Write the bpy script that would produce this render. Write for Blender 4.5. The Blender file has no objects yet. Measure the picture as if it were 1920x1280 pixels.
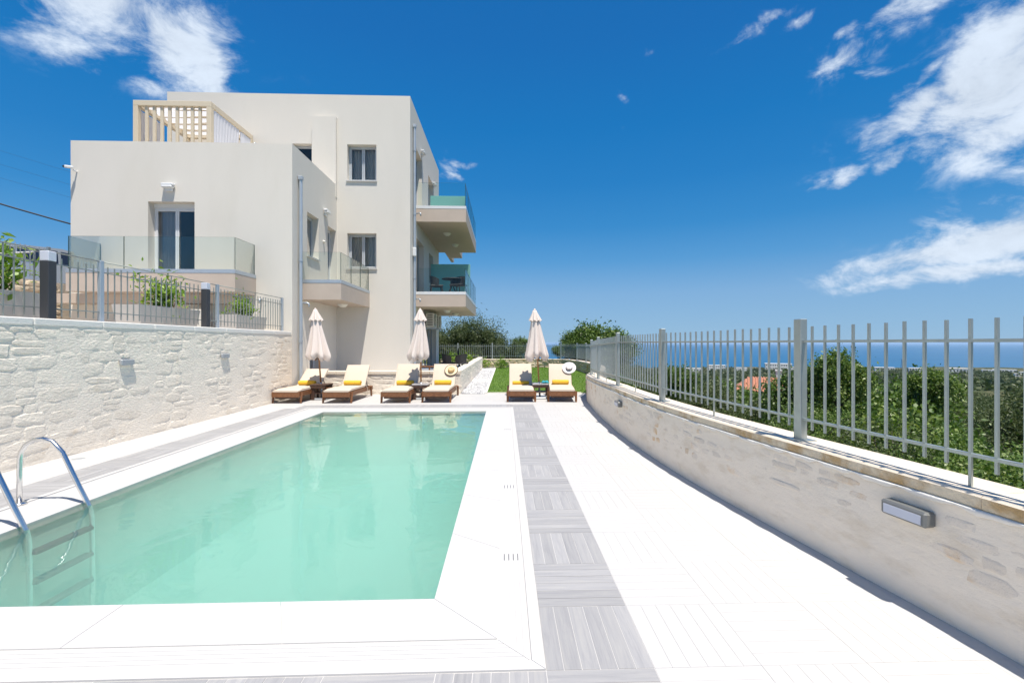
import bpy, bmesh, math, random
import numpy as np
from mathutils import Vector, Matrix, Euler

S = bpy.context.scene
C = S.collection
R = math.radians
rng = random.Random(7)
nrng = np.random.default_rng(11)

# ------------------------------------------------------------------ camera
cam_d = bpy.data.cameras.new('camera')
cam = bpy.data.objects.new('camera', cam_d)
C.objects.link(cam)
cam.location = (0, 0, 1.55)
cam.rotation_euler = (R(90), 0, R(-1.95))
cam_d.lens = 16.0
cam_d.sensor_width = 36.0
cam_d.shift_x = -16 / 1920
cam_d.shift_y = 3 / 1920
cam_d.clip_start = 0.05
cam_d.clip_end = 200000
S.camera = cam

# ------------------------------------------------------------------ sun + exposure
SUN = Vector((0.155, -0.31, 1.0)).normalized()
sun_d = bpy.data.lights.new('sun', 'SUN')
sun_d.energy = 4.6
sun_d.angle = R(0.5)
sun_d.color = (1.0, 0.94, 0.845)
sun = bpy.data.objects.new('sun', sun_d)
C.objects.link(sun)
sun.location = (20, -40, 120)
sun.rotation_euler = (-SUN).to_track_quat('-Z', 'Y').to_euler()
S.view_settings.view_transform = 'Standard'
S.view_settings.look = 'None'
S.view_settings.gamma = 1.0
S.view_settings.use_curve_mapping = False
S.view_settings.exposure = 0.45
S.cycles.max_bounces = 10
S.cycles.diffuse_bounces = 4
S.cycles.glossy_bounces = 4
S.cycles.transmission_bounces = 6
S.cycles.transparent_max_bounces = 24
S.cycles.volume_bounces = 4
S.cycles.caustics_reflective = False
S.cycles.caustics_refractive = False
S.cycles.sample_clamp_indirect = 8.0

# ------------------------------------------------------------------ sky
W = bpy.data.worlds.new('World')
S.world = W
W.use_nodes = True
nt = W.node_tree
nt.nodes.clear()
N, L = nt.nodes, nt.links
def wn(t, **kw):
    n = N.new(t)
    for k, v in kw.items():
        setattr(n, k, v)
    return n
def wm(op, a, b=None, c=None, clamp=False):
    n = N.new('ShaderNodeMath'); n.operation = op; n.use_clamp = clamp
    for i, x in enumerate((a, b, c)):
        if x is None: continue
        if isinstance(x, (int, float)): n.inputs[i].default_value = x
        else: L.new(x, n.inputs[i])
    return n.outputs[0]
sky = wn('ShaderNodeTexSky', sky_type='NISHITA')
sky.sun_disc = False
sky.sun_elevation = math.asin(SUN.z)
sky.sun_rotation = math.atan2(SUN.x, SUN.y)
sky.altitude = 100
sky.air_density = 1.0
sky.dust_density = 0.25
sky.ozone_density = 3.0
tc = wn('ShaderNodeTexCoord')
nrm = wn('ShaderNodeVectorMath', operation='NORMALIZE'); L.new(tc.outputs['Generated'], nrm.inputs[0])
sep = wn('ShaderNodeSeparateXYZ'); L.new(nrm.outputs[0], sep.inputs[0])
az = wm('MULTIPLY', wm('ARCTAN2', sep.outputs[0], sep.outputs[1]), 180 / math.pi)
el = wm('MULTIPLY', wm('ARCSINE', sep.outputs[2]), 180 / math.pi)
# a polarised, deep summer blue: the physical sky graded towards the clear-air colours seen at each height above the horizon
grad = wn('ShaderNodeValToRGB')
EXPO = 2 ** S.view_settings.exposure
def lin(c): return tuple(((v / 255) / 12.92 if v < 10 else ((v / 255 + .055) / 1.055) ** 2.4) / (.10 * EXPO) for v in c)
SKYC = [(0.0, (146, 186, 219)), (1.5, (141, 184, 220)), (6.0, (126, 174, 219)), (10, (84, 155, 213)), (14, (52, 139, 205)), (19, (32, 127, 198)), (25, (18, 119, 192)), (33, (19, 109, 184)), (60, (16, 92, 164)), (90, (15, 86, 156))]
el_ = grad.color_ramp.elements
while len(el_) < len(SKYC): el_.new(.5)
for q, (d_, c_) in enumerate(SKYC): el_[q].position = d_ / 90; el_[q].color = (*lin(c_), 1)
L.new(wm('DIVIDE', el, 90), grad.inputs[0])
hsv = wn('ShaderNodeMix', data_type='RGBA'); hsv.inputs[0].default_value = 0.95
L.new(sky.outputs[0], hsv.inputs[6]); L.new(grad.outputs[0], hsv.inputs[7])
# clouds: (azimuth, elevation, tilt, half width, half height, strength) in degrees of sky
CL = [(-41.5, 29.4, -4, 7.0, 2.4, 1.05), (-44.5, 25.5, -30, 3.0, 1.8, .6), (-34.6, 27.3, -52, 3.6, 1.6, 1.05), (-33.2, 25.0, -30, 2.6, 1.5, .95),
      (-38, 30.3, 10, 3, 1.3, .8), (-34.6, 23.3, -5, 2.6, .9, .55),
      (48.9, 21.3, 25, 5.2, 3.0, 1.4), (44.0, 21.3, 24, 4.6, 1.4, 1.15), (50.5, 24.8, 40, 4.5, 2.8, 1.1), (49.5, 17.9, 8, 4.4, 2.0, 1.0), (43.5, 23.6, 30, 2.3, .7, .8),
      (57, 21, 20, 7, 5, 1.0), (60, 12, 10, 9, 3, .8),
      (49.5, 9.9, 12, 5.8, 2.1, 1.3), (45.0, 8.1, 4, 6.0, 1.1, 1.1), (47, 6.4, 3, 7, .8, .95), (41, 7.2, 0, 3, .4, .5),
      (37.5, 26.6, 25, 1.9, .75, 0.68), (38.2, 28.8, 35, 1.1, .5, 0.60), (38.7, 19.6, 55, 1.3, .7, 0.72), (41.2, 18.1, 40, 1.9, .8, 0.72), (36.4, 16.7, 25, 2.0, .6, 0.68),
      (39.7, 25.7, -10, 1.8, .4, 0.40), (-5.0, 21.4, 0, 1.9, .72, 0.74), (-7.0, 20.8, -20, 1.3, .6, 0.48), (-6.9, 19.5, -20, 1.2, .6, 0.68), (15.7, 27.2, -50, 1.1, .5, 0.48), (18.5, 31.6, -50, 1.0, .55, 0.48),
      (29.4, 31.9, 10, 2.0, .6, 0.56), (33.5, 31, 40, 1.2, .6, 0.56), (42.2, 29.8, 25, 3.2, 1.0, 0.72), (14, 25, -40, .8, .4, 0.40)]
warp = wn('ShaderNodeTexNoise'); warp.inputs['Scale'].default_value = 9; warp.inputs['Detail'].default_value = 4
L.new(nrm.outputs[0], warp.inputs['Vector'])
wsep = wn('ShaderNodeSeparateColor'); L.new(warp.outputs['Color'], wsep.inputs[0])
azw = wm('ADD', az, wm('MULTIPLY', wm('SUBTRACT', wsep.outputs[0], 0.5), 8.0))
elw = wm('ADD', el, wm('MULTIPLY', wm('SUBTRACT', wsep.outputs[1], 0.5), 5.0))
mask = None
for (a0, e0, t, hw, hh, s) in CL:
    ct, st = math.cos(R(t)), math.sin(R(t))
    da = wm('MULTIPLY', wm('SUBTRACT', azw, a0), math.cos(R(e0))); de = wm('SUBTRACT', elw, e0)
    p = wm('ADD', wm('MULTIPLY', da, ct / hw), wm('MULTIPLY', de, st / hw))
    q = wm('ADD', wm('MULTIPLY', da, -st / hh), wm('MULTIPLY', de, ct / hh))
    r2 = wm('ADD', wm('MULTIPLY', p, p), wm('MULTIPLY', q, q))
    g = wm('MULTIPLY', wm('EXPONENT', wm('MULTIPLY', r2, -0.62)), s)
    mask = g if mask is None else wm('MAXIMUM', mask, g)
# far-off fair-weather clouds continue round the rest of the sky
big = wn('ShaderNodeTexNoise'); big.inputs['Scale'].default_value = 2.1; big.inputs['Detail'].default_value = 2
L.new(nrm.outputs[0], big.inputs['Vector'])
away = wm('SMOOTH_MIN', wm('MULTIPLY', wm('SUBTRACT', wm('ABSOLUTE', az), 64), 0.05), 1.0, 0.2, clamp=True)
mask = wm('MAXIMUM', mask, wm('MULTIPLY', wm('MULTIPLY', wm('SUBTRACT', big.outputs[0], 0.5), 5.0, clamp=True), away))
vstr = wn('ShaderNodeMapping'); vstr.inputs['Rotation'].default_value = (0.0, 0.35, 0.0); vstr.inputs['Scale'].default_value = (1, 1, 1.7)
L.new(nrm.outputs[0], vstr.inputs[0])
fb = wn('ShaderNodeTexNoise'); fb.inputs['Scale'].default_value = 10; fb.inputs['Detail'].default_value = 12; fb.inputs['Roughness'].default_value = 0.66; fb.inputs['Distortion'].default_value = 0.35
L.new(vstr.outputs[0], fb.inputs['Vector'])
dens = wm('ADD', mask, wm('MULTIPLY', wm('SUBTRACT', fb.outputs[0], 0.5), 3.0))
mr = wn('ShaderNodeMapRange', interpolation_type='SMOOTHSTEP'); L.new(dens, mr.inputs[0])
mr.inputs[1].default_value = 0.16; mr.inputs[2].default_value = 1.15
cov = wm('MULTIPLY', mr.outputs[0], wm('MULTIPLY', wm('MINIMUM', wm('MULTIPLY', mask, 3.0), 1.0), 0.93), clamp=True)
shade = wn('ShaderNodeMapRange'); L.new(fb.outputs[0], shade.inputs[0])
shade.inputs[1].default_value = 0.35; shade.inputs[2].default_value = 0.65; shade.inputs[3].default_value = 0.86; shade.inputs[4].default_value = 1.05
ccol = wn('ShaderNodeVectorMath', operation='SCALE'); ccol.inputs[0].default_value = (5.6, 6.3, 7.2); L.new(shade.outputs[0], ccol.inputs['Scale'])
mixc = wn('ShaderNodeMix', data_type='RGBA'); L.new(cov, mixc.inputs[0]); L.new(hsv.outputs[2], mixc.inputs[6]); L.new(ccol.outputs[0], mixc.inputs[7])
bg = wn('ShaderNodeBackground'); bg.inputs[1].default_value = 0.10
L.new(mixc.outputs[2], bg.inputs[0])
wo = wn('ShaderNodeOutputWorld'); L.new(bg.outputs[0], wo.inputs[0])
W.cycles.sampling_method = 'MANUAL'; W.cycles.sample_map_resolution = 512

# ------------------------------------------------------------------ materials
def new_mat(name):
    m = bpy.data.materials.new(name); m.use_nodes = True
    m.node_tree.nodes.clear()
    return m, m.node_tree.nodes, m.node_tree.links
def nd(ns, t, **kw):
    n = ns.new(t)
    for k, v in kw.items(): setattr(n, k, v)
    return n
def mth(ns, ls, op, a, b=None, clamp=False):
    n = ns.new('ShaderNodeMath'); n.operation = op; n.use_clamp = clamp
    for i, x in enumerate((a, b)):
        if x is None: continue
        if isinstance(x, (int, float)): n.inputs[i].default_value = x
        else: ls.new(x, n.inputs[i])
    return n.outputs[0]
def mixrgb(ns, ls, f, a, b, mode='MIX'):
    n = ns.new('ShaderNodeMix'); n.data_type = 'RGBA'; n.blend_type = mode
    for i, x in ((0, f), (6, a), (7, b)):
        if isinstance(x, (int, float)): n.inputs[i].default_value = x
        elif isinstance(x, tuple): n.inputs[i].default_value = (*x[:3], 1)
        else: ls.new(x, n.inputs[i])
    return n.outputs[2]
def ramp(ns, ls, f, stops):
    n = ns.new('ShaderNodeValToRGB')
    e = n.color_ramp.elements
    while len(e) < len(stops): e.new(0.5)
    for k, (p, c) in enumerate(stops):
        e[k].position = p; e[k].color = (*c, 1)
    ls.new(f, n.inputs[0])
    return n.outputs[0]
def pos_noise(ns, ls, scale, detail=4, rough=0.55, stretch=None, obj=False):
    if obj:
        g = nd(ns, 'ShaderNodeTexCoord').outputs['Object']
    else:
        g = nd(ns, 'ShaderNodeNewGeometry').outputs['Position']
    if stretch:
        mp = nd(ns, 'ShaderNodeMapping'); mp.inputs['Scale'].default_value = stretch
        ls.new(g, mp.inputs[0]); g = mp.outputs[0]
    t = nd(ns, 'ShaderNodeTexNoise'); t.inputs['Scale'].default_value = scale
    t.inputs['Detail'].default_value = detail; t.inputs['Roughness'].default_value = rough
    ls.new(g, t.inputs['Vector'])
    return t.outputs[0]
def mat(name, col, rough=0.6, var=0.0, vscale=3.0, bump=0.0, bscale=40.0, metal=0.0, spec=0.5, objvar=0.0, stretch=None, bstretch=None, alt=None, altamt=(0.5, 0.7), altscale=2.0):
    m, ns, ls = new_mat(name)
    out = nd(ns, 'ShaderNodeOutputMaterial'); b = nd(ns, 'ShaderNodeBsdfPrincipled')
    ls.new(b.outputs[0], out.inputs[0])
    b.inputs['Roughness'].default_value = rough; b.inputs['Metallic'].default_value = metal
    b.inputs['Specular IOR Level'].default_value = spec
    c = (*col, 1)
    cur = None
    if alt:
        f = nd(ns, 'ShaderNodeMapRange', interpolation_type='SMOOTHSTEP'); ls.new(pos_noise(ns, ls, altscale, 6, 0.6, stretch), f.inputs[0])
        f.inputs[1].default_value, f.inputs[2].default_value = altamt
        cur = mixrgb(ns, ls, f.outputs[0], tuple(col), tuple(alt))
    if var or objvar:
        base = cur if cur is not None else tuple(col)
        v = 1.0
        terms = None
        if var:
            n = pos_noise(ns, ls, vscale, 6, 0.6, stretch)
            terms = mth(ns, ls, 'MULTIPLY', mth(ns, ls, 'SUBTRACT', n, 0.5), 2 * var)
        if objvar:
            oi = nd(ns, 'ShaderNodeObjectInfo')
            t2 = mth(ns, ls, 'MULTIPLY', mth(ns, ls, 'SUBTRACT', oi.outputs['Random'], 0.5), 2 * objvar)
            terms = t2 if terms is None else mth(ns, ls, 'ADD', terms, t2)
        f = mth(ns, ls, 'ADD', terms, 1.0)
        cc = nd(ns, 'ShaderNodeCombineColor')
        for i in range(3): ls.new(f, cc.inputs[i])
        cur = mixrgb(ns, ls, 1.0, base, cc.outputs[0], 'MULTIPLY')
    if cur is not None: ls.new(cur, b.inputs['Base Color'])
    else: b.inputs['Base Color'].default_value = c
    if bump:
        bp = nd(ns, 'ShaderNodeBump'); bp.inputs['Strength'].default_value = min(1.0, bump); bp.inputs['Distance'].default_value = 0.02
        ls.new(pos_noise(ns, ls, bscale, 8, 0.6, bstretch), bp.inputs['Height'])
        ls.new(bp.outputs[0], b.inputs['Normal'])
    return m

M = {}
M['stucco'] = mat('stucco', (.735, .695, .63), .9, var=.05, vscale=1.1, bump=.14, bscale=70, spec=.2, stretch=(1, 1, .3), alt=(.715, .675, .605), altamt=(.5, .72), altscale=.9)
M['slab'] = mat('balcony_concrete', (.54, .455, .385), .9, var=.10, vscale=2.5, bump=.15, bscale=60, spec=.2)
M['soffit'] = mat('soffit_paint', (.58, .52, .45), .9, var=.03, bump=.05, spec=.2)
M['deck'] = mat('white_deck_tile', (.545, .533, .52), .55, var=.05, vscale=9, bump=.06, bscale=30, objvar=.018, stretch=(1, 6, 1), spec=.3)
M['coping'] = mat('white_coping', (.555, .543, .53), .6, var=.02, vscale=4, bump=.05, bscale=60, objvar=.01, spec=.3)
M['joint'] = mat('tile_joint', (.62, .60, .58), .9)
M['joint_grey'] = mat('grey_joint', (.30, .31, .33), .9)
M['alu'] = mat('galvanised_steel', (.46, .495, .48), .42, var=.16, vscale=9, bump=.05, bscale=50, metal=.75, spec=.5)
M['alu_dull'] = mat('weathered_galvanised_steel', (.34, .365, .345), .5, var=.15, vscale=8, metal=.6)
M['pipe'] = mat('galvanised_pipe', (.50, .55, .60), .45, var=.10, metal=.55)
M['chrome'] = mat('stainless_steel', (.74, .74, .74), .22, var=.02, metal=1.0)
M['white_paint'] = mat('white_paint', (.74, .75, .76), .35)
M['frame_grey'] = mat('window_frame_grey', (.50, .53, .56), .4)
M['lamp_grey'] = mat('lamp_grey', (.42, .44, .46), .4, metal=.3)
M['lamp_dark'] = mat('dark_lamp_grey', (.20, .205, .20), .45, metal=.3)
M['lamp_glass'] = mat('frosted_lamp_glass', (.62, .64, .72), .25)
M['dome'] = mat('white_dome', (.78, .76, .70), .3)
M['dark_grey'] = mat('anthracite_metal', (.055, .057, .065), .5, var=.05, metal=.2)
M['black'] = mat('black_plastic', (.02, .02, .022), .5)
M['rattan'] = mat('dark_rattan', (.035, .033, .035), .6, var=.2, vscale=60, bump=.3, bscale=120)
M['cushion'] = mat('cream_cushion', (.62, .53, .435), .9, var=.03, vscale=8, bump=.12, bscale=160, spec=.15)
M['canvas'] = mat('parasol_canvas', (.71, .62, .565), .9, var=.04, vscale=6, bump=.10, bscale=140, spec=.15)
M['towel'] = mat('yellow_towel', (.78, .47, .055), .95, var=.10, vscale=40, bump=.5, bscale=220, spec=.1)
M['straw'] = mat('straw', (.66, .47, .24), .8, var=.15, vscale=60, bump=.4, bscale=150)
M['straw_light'] = mat('pale_straw', (.78, .66, .44), .8, var=.1, vscale=60, bump=.3, bscale=150)
M['white_hat'] = mat('white_straw', (.80, .79, .78), .8, var=.04, vscale=60, bump=.2, bscale=150)
M['teal'] = mat('teal_cloth', (.03, .30, .36), .8, var=.2, vscale=30)
M['silver_top'] = mat('grey_table_top', (.38, .36, .36), .4, var=.05)
M['curtain'] = mat('white_curtain', (.74, .74, .78), .9, var=.03)
M['room_curtain'] = mat('room_curtain', (.62, .60, .57), .9, var=.1)
M['cream_wood'] = mat('cream_painted_wood', (.70, .60, .45), .6, var=.06, vscale=8)
M['planter'] = mat('white_planter_concrete', (.62, .58, .53), .8, var=.06, vscale=6, bump=.1, bscale=60)
M['soil'] = mat('dark_soil', (.06, .045, .03), .95, var=.3, vscale=25, bump=.4)
M['ac_white'] = mat('aircon_casing', (.62, .59, .52), .5, var=.02)
M['ac_dark'] = mat('aircon_grille', (.07, .065, .06), .6)
M['cap'] = mat('cream_coping_stone', (.78, .68, .55), .75, var=.06, vscale=5, bump=.15, bscale=70, objvar=.02, alt=(.70, .57, .41), altamt=(.52, .75), altscale=1.6)
M['cap_edge'] = mat('rough_stained_coping_edge', (.80, .68, .50), .9, var=.16, vscale=18, bump=.7, bscale=45, alt=(.56, .37, .17), altamt=(.45, .65), altscale=3.0)
M['cap_white'] = mat('white_mortar_line', (.78, .75, .70), .9, var=.04, bump=.4, bscale=50)
M['stone'] = mat('pale_limestone', (.86, .775, .66), .92, var=.05, vscale=7, bump=.9, bscale=16, bstretch=(1, 1, 2.2), objvar=.06, spec=.15, alt=(.70, .57, .42), altamt=(.58, .80), altscale=2.2)
M['mortar'] = mat('pale_mortar', (.87, .79, .68), .95, var=.05, vscale=6, bump=.9, bscale=18, bstretch=(1, 1, 2.2), spec=.1)
M['stone_r'] = mat('washed_stone', (.83, .735, .62), .92, var=.12, vscale=7, bump=.5, bscale=30, objvar=.08, spec=.15, alt=(.74, .50, .26), altamt=(.52, .72), altscale=2.6)
M['mortar_r'] = mat('smeared_mortar', (.90, .80, .67), .95, var=.07, vscale=3.5, bump=.4, bscale=14, spec=.1, alt=(.80, .69, .55), altamt=(.48, .72), altscale=3.2, stretch=(1, 1, 2.6), bstretch=(1, 1, 1.8))
M['rustic'] = mat('ochre_fieldstone', (.60, .50, .37), .92, var=.15, vscale=5, bump=.9, bscale=20, objvar=.18, alt=(.55, .34, .16), altamt=(.52, .70), altscale=1.3)
M['rustic_mortar'] = mat('ochre_mortar', (.62, .54, .44), .95, var=.15, vscale=5, bump=.8, bscale=22)
M['pebble'] = mat('white_pebble', (.40, .40, .42), .6, var=.7, vscale=9, objvar=.0)
M['gravel_bed'] = mat('gravel_bed', (.26, .26, .27), .9, var=.7, vscale=11, bump=1.0, bscale=60)
M['kerb'] = mat('white_kerb', (.76, .72, .66), .8, var=.05, bump=.15)
M['terrace'] = mat('terrace_paving', (.60, .56, .52), .8, var=.08, vscale=4, bump=.1)
M['roof_tile'] = mat('terracotta_tile', (.46, .20, .125), .8, var=.2, vscale=2, objvar=.1)
M['white_wall'] = mat('whitewashed_wall', (.80, .79, .77), .9, var=.03, vscale=.2)
M['beige_wall'] = mat('beige_wall', (.55, .47, .38), .9, var=.08)
M['dark_window'] = mat('dark_window', (.03, .035, .04), .2)
M['bark'] = mat('olive_bark', (.11, .085, .065), .95, var=.3, vscale=12, bump=1.0, bscale=18)
M['cable'] = mat('black_cable', (.02, .02, .025), .6)
M['asphalt'] = mat('asphalt', (.055, .055, .058), .9, var=.15, vscale=6, bump=.3)
M['car_paint'] = mat('silver_car_paint', (.55, .58, .62), .25, metal=.5)
M['car_glass'] = mat('dark_car_glass', (.015, .025, .05), .08)
M['rubber'] = mat('rubber', (.02, .02, .02), .8)
M['gate_wood'] = mat('grey_wood', (.26, .24, .22), .9, var=.2, vscale=10)
M['slate'] = mat('bench_fabric', (.25, .28, .33), .9, var=.1, vscale=10)

def wood_mat(name, dark, light):
    m, ns, ls = new_mat(name)
    out = nd(ns, 'ShaderNodeOutputMaterial'); b = nd(ns, 'ShaderNodeBsdfPrincipled'); ls.new(b.outputs[0], out.inputs[0])
    f = pos_noise(ns, ls, 6, 6, .65, (3, 3, 14))
    col = ramp(ns, ls, f, [(.3, dark), (.62, light)])
    ls.new(col, b.inputs['Base Color']); b.inputs['Roughness'].default_value = .5
    return m
M['wood'] = wood_mat('oiled_acacia', (.085, .032, .014), (.27, .115, .045))
M['wood_dark'] = wood_mat('dark_stained_wood', (.035, .018, .012), (.10, .05, .03))
M['pole_wood'] = wood_mat('honey_pole_wood', (.22, .10, .035), (.42, .20, .07))

def plank_mat():
    m, ns, ls = new_mat('grey_wood_grain_tile')
    out = nd(ns, 'ShaderNodeOutputMaterial'); b = nd(ns, 'ShaderNodeBsdfPrincipled'); ls.new(b.outputs[0], out.inputs[0])
    tcn = nd(ns, 'ShaderNodeTexCoord'); oi = nd(ns, 'ShaderNodeObjectInfo')
    add = nd(ns, 'ShaderNodeVectorMath', operation='ADD')
    sc = nd(ns, 'ShaderNodeMapping'); sc.inputs['Scale'].default_value = (34, 2.2, 1)
    ls.new(tcn.outputs['Object'], sc.inputs[0]); ls.new(sc.outputs[0], add.inputs[0])
    sv = nd(ns, 'ShaderNodeVectorMath', operation='SCALE'); sv.inputs[0].default_value = (37, 91, 13); ls.new(oi.outputs['Random'], sv.inputs['Scale'])
    ls.new(sv.outputs[0], add.inputs[1])
    t = nd(ns, 'ShaderNodeTexNoise'); t.inputs['Scale'].default_value = 1.0; t.inputs['Detail'].default_value = 6; t.inputs['Roughness'].default_value = .7; t.inputs['Distortion'].default_value = .6
    ls.new(add.outputs[0], t.inputs['Vector'])
    col = ramp(ns, ls, t.outputs[0], [(.28, (.29, .288, .298)), (.5, (.355, .35, .355)), (.72, (.41, .40, .385))])
    f = mth(ns, ls, 'ADD', mth(ns, ls, 'MULTIPLY', oi.outputs['Random'], .16), .92)
    cc = nd(ns, 'ShaderNodeCombineColor')
    for i in range(3): ls.new(f, cc.inputs[i])
    ls.new(mixrgb(ns, ls, 1.0, col, cc.outputs[0], 'MULTIPLY'), b.inputs['Base Color'])
    b.inputs['Roughness'].default_value = .6; b.inputs['Specular IOR Level'].default_value = .3
    bp = nd(ns, 'ShaderNodeBump'); bp.inputs['Strength'].default_value = .25; bp.inputs['Distance'].default_value = .004
    ls.new(t.outputs[0], bp.inputs['Height']); ls.new(bp.outputs[0], b.inputs['Normal'])
    return m
M['plank'] = plank_mat()

def glass_mat(name, tint, refl=1.0, rough=.0, ior=1.5):
    m, ns, ls = new_mat(name)
    out = nd(ns, 'ShaderNodeOutputMaterial'); mx = nd(ns, 'ShaderNodeMixShader')
    tr = nd(ns, 'ShaderNodeBsdfTransparent'); tr.inputs[0].default_value = (*tint, 1)
    gl = nd(ns, 'ShaderNodeBsdfGlossy'); gl.inputs['Roughness'].default_value = rough
    fr = nd(ns, 'ShaderNodeFresnel'); fr.inputs[0].default_value = ior
    ls.new(mth(ns, ls, 'MULTIPLY', fr.outputs[0], refl, True), mx.inputs[0])
    ls.new(tr.outputs[0], mx.inputs[1]); ls.new(gl.outputs[0], mx.inputs[2]); ls.new(mx.outputs[0], out.inputs[0])
    return m
M['glass'] = glass_mat('green_balustrade_glass', (.945, .98, .962), .55)
M['pane'] = glass_mat('window_pane', (.96, .965, .96), .8)
def frosted(name, col):
    m, ns, ls = new_mat(name)
    out = nd(ns, 'ShaderNodeOutputMaterial'); mx = nd(ns, 'ShaderNodeMixShader'); mx.inputs[0].default_value = .55
    d = nd(ns, 'ShaderNodeBsdfDiffuse'); d.inputs[0].default_value = (*col, 1)
    t = nd(ns, 'ShaderNodeBsdfTranslucent'); t.inputs[0].default_value = (*col, 1)
    ls.new(d.outputs[0], mx.inputs[1]); ls.new(t.outputs[0], mx.inputs[2]); ls.new(mx.outputs[0], out.inputs[0])
    return m
M['glass_edge'] = mat('glass_edge', (.06, .12, .10), .15)
M['frosted'] = frosted('frosted_aqua_glass', (.42, .74, .70))
M['sheer'] = frosted('sheer_white_cloth', (.80, .80, .83))

def leaf_mat(name, cols, gloss=.35):
    m, ns, ls = new_mat(name)
    out = nd(ns, 'ShaderNodeOutputMaterial')
    b = nd(ns, 'ShaderNodeBsdfPrincipled'); b.inputs['Roughness'].default_value = .45; b.inputs['Specular IOR Level'].default_value = gloss
    t = nd(ns, 'ShaderNodeBsdfTranslucent')
    g = nd(ns, 'ShaderNodeNewGeometry'); oi = nd(ns, 'ShaderNodeObjectInfo')
    n = pos_noise(ns, ls, .55, 3)
    f = mth(ns, ls, 'ADD', mth(ns, ls, 'MULTIPLY', g.outputs['Random Per Island'], .55), mth(ns, ls, 'ADD', mth(ns, ls, 'MULTIPLY', oi.outputs['Random'], .2), mth(ns, ls, 'MULTIPLY', mth(ns, ls, 'SUBTRACT', n, .35), .7)), True)
    k = len(cols)
    col = ramp(ns, ls, f, [(i / (k - 1), c) for i, c in enumerate(cols)])
    ls.new(col, b.inputs['Base Color'])
    ls.new(mixrgb(ns, ls, 1.0, col, (1.0, 1.15, .5), 'MULTIPLY'), t.inputs[0])
    mx = nd(ns, 'ShaderNodeMixShader'); mx.inputs[0].default_value = .25
    ls.new(b.outputs[0], mx.inputs[1]); ls.new(t.outputs[0], mx.inputs[2]); ls.new(mx.outputs[0], out.inputs[0])
    return m
M['leaf_olive'] = leaf_mat('olive_leaves', [(.032, .052, .022), (.08, .112, .045), (.15, .185, .082), (.27, .285, .17)])
M['leaf_green'] = leaf_mat('broad_green_leaves', [(.032, .068, .015), (.085, .155, .03), (.175, .255, .055), (.36, .40, .14)], .45)
M['leaf_bright'] = leaf_mat('bright_laurel_leaves', [(.07, .16, .02), (.17, .30, .035), (.30, .42, .06), (.46, .50, .12)], .5)
M['leaf_far'] = leaf_mat('distant_grove_leaves', [(.04, .062, .028), (.07, .10, .044), (.105, .13, .065), (.15, .165, .09)], .15)
M['grass'] = leaf_mat('lawn_grass', [(.11, .22, .025), (.16, .30, .035), (.22, .36, .055), (.30, .41, .09)], .2)
M['lawn'] = mat('lawn_ground', (.10, .17, .03), .95, var=.3, vscale=12, bump=.5)

def pebble_mat():
    m, ns, ls = new_mat('white_pebbles')
    out = nd(ns, 'ShaderNodeOutputMaterial'); b = nd(ns, 'ShaderNodeBsdfPrincipled'); ls.new(b.outputs[0], out.inputs[0])
    g = nd(ns, 'ShaderNodeNewGeometry')
    ls.new(ramp(ns, ls, g.outputs['Random Per Island'], [(0, (.20, .20, .215)), (.25, (.36, .36, .375)), (.6, (.54, .54, .55)), (1, (.66, .655, .65))]), b.inputs['Base Color']); b.inputs['Roughness'].default_value = .6
    return m
M['pebble'] = pebble_mat()

def terrain_mat():
    m, ns, ls = new_mat('hillside')
    out = nd(ns, 'ShaderNodeOutputMaterial'); b = nd(ns, 'ShaderNodeBsdfPrincipled'); ls.new(b.outputs[0], out.inputs[0])
    n1 = pos_noise(ns, ls, .012, 8, .65); n2 = pos_noise(ns, ls, .35, 6, .7)
    f = mth(ns, ls, 'ADD', mth(ns, ls, 'MULTIPLY', n1, .7), mth(ns, ls, 'MULTIPLY', n2, .3))
    col = ramp(ns, ls, f, [(.36, (.035, .05, .022)), (.5, (.07, .08, .035)), (.58, (.13, .115, .06)), (.68, (.26, .19, .11))])
    ls.new(col, b.inputs['Base Color']); b.inputs['Roughness'].default_value = 1; b.inputs['Specular IOR Level'].default_value = .1
    return m
M['terrain'] = terrain_mat()

def sea_mat():
    m, ns, ls = new_mat('sea_water')
    out = nd(ns, 'ShaderNodeOutputMaterial'); b = nd(ns, 'ShaderNodeBsdfPrincipled'); ls.new(b.outputs[0], out.inputs[0])
    n = pos_noise(ns, ls, .0012, 6, .6, (1, 4, 1))
    col = ramp(ns, ls, n, [(.35, (.0, .085, .20)), (.65, (.002, .105, .235))])
    ls.new(col, b.inputs['Base Color']); b.inputs['Roughness'].default_value = .35; b.inputs['Specular IOR Level'].default_value = .22
    return m
M['sea'] = sea_mat()

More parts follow.
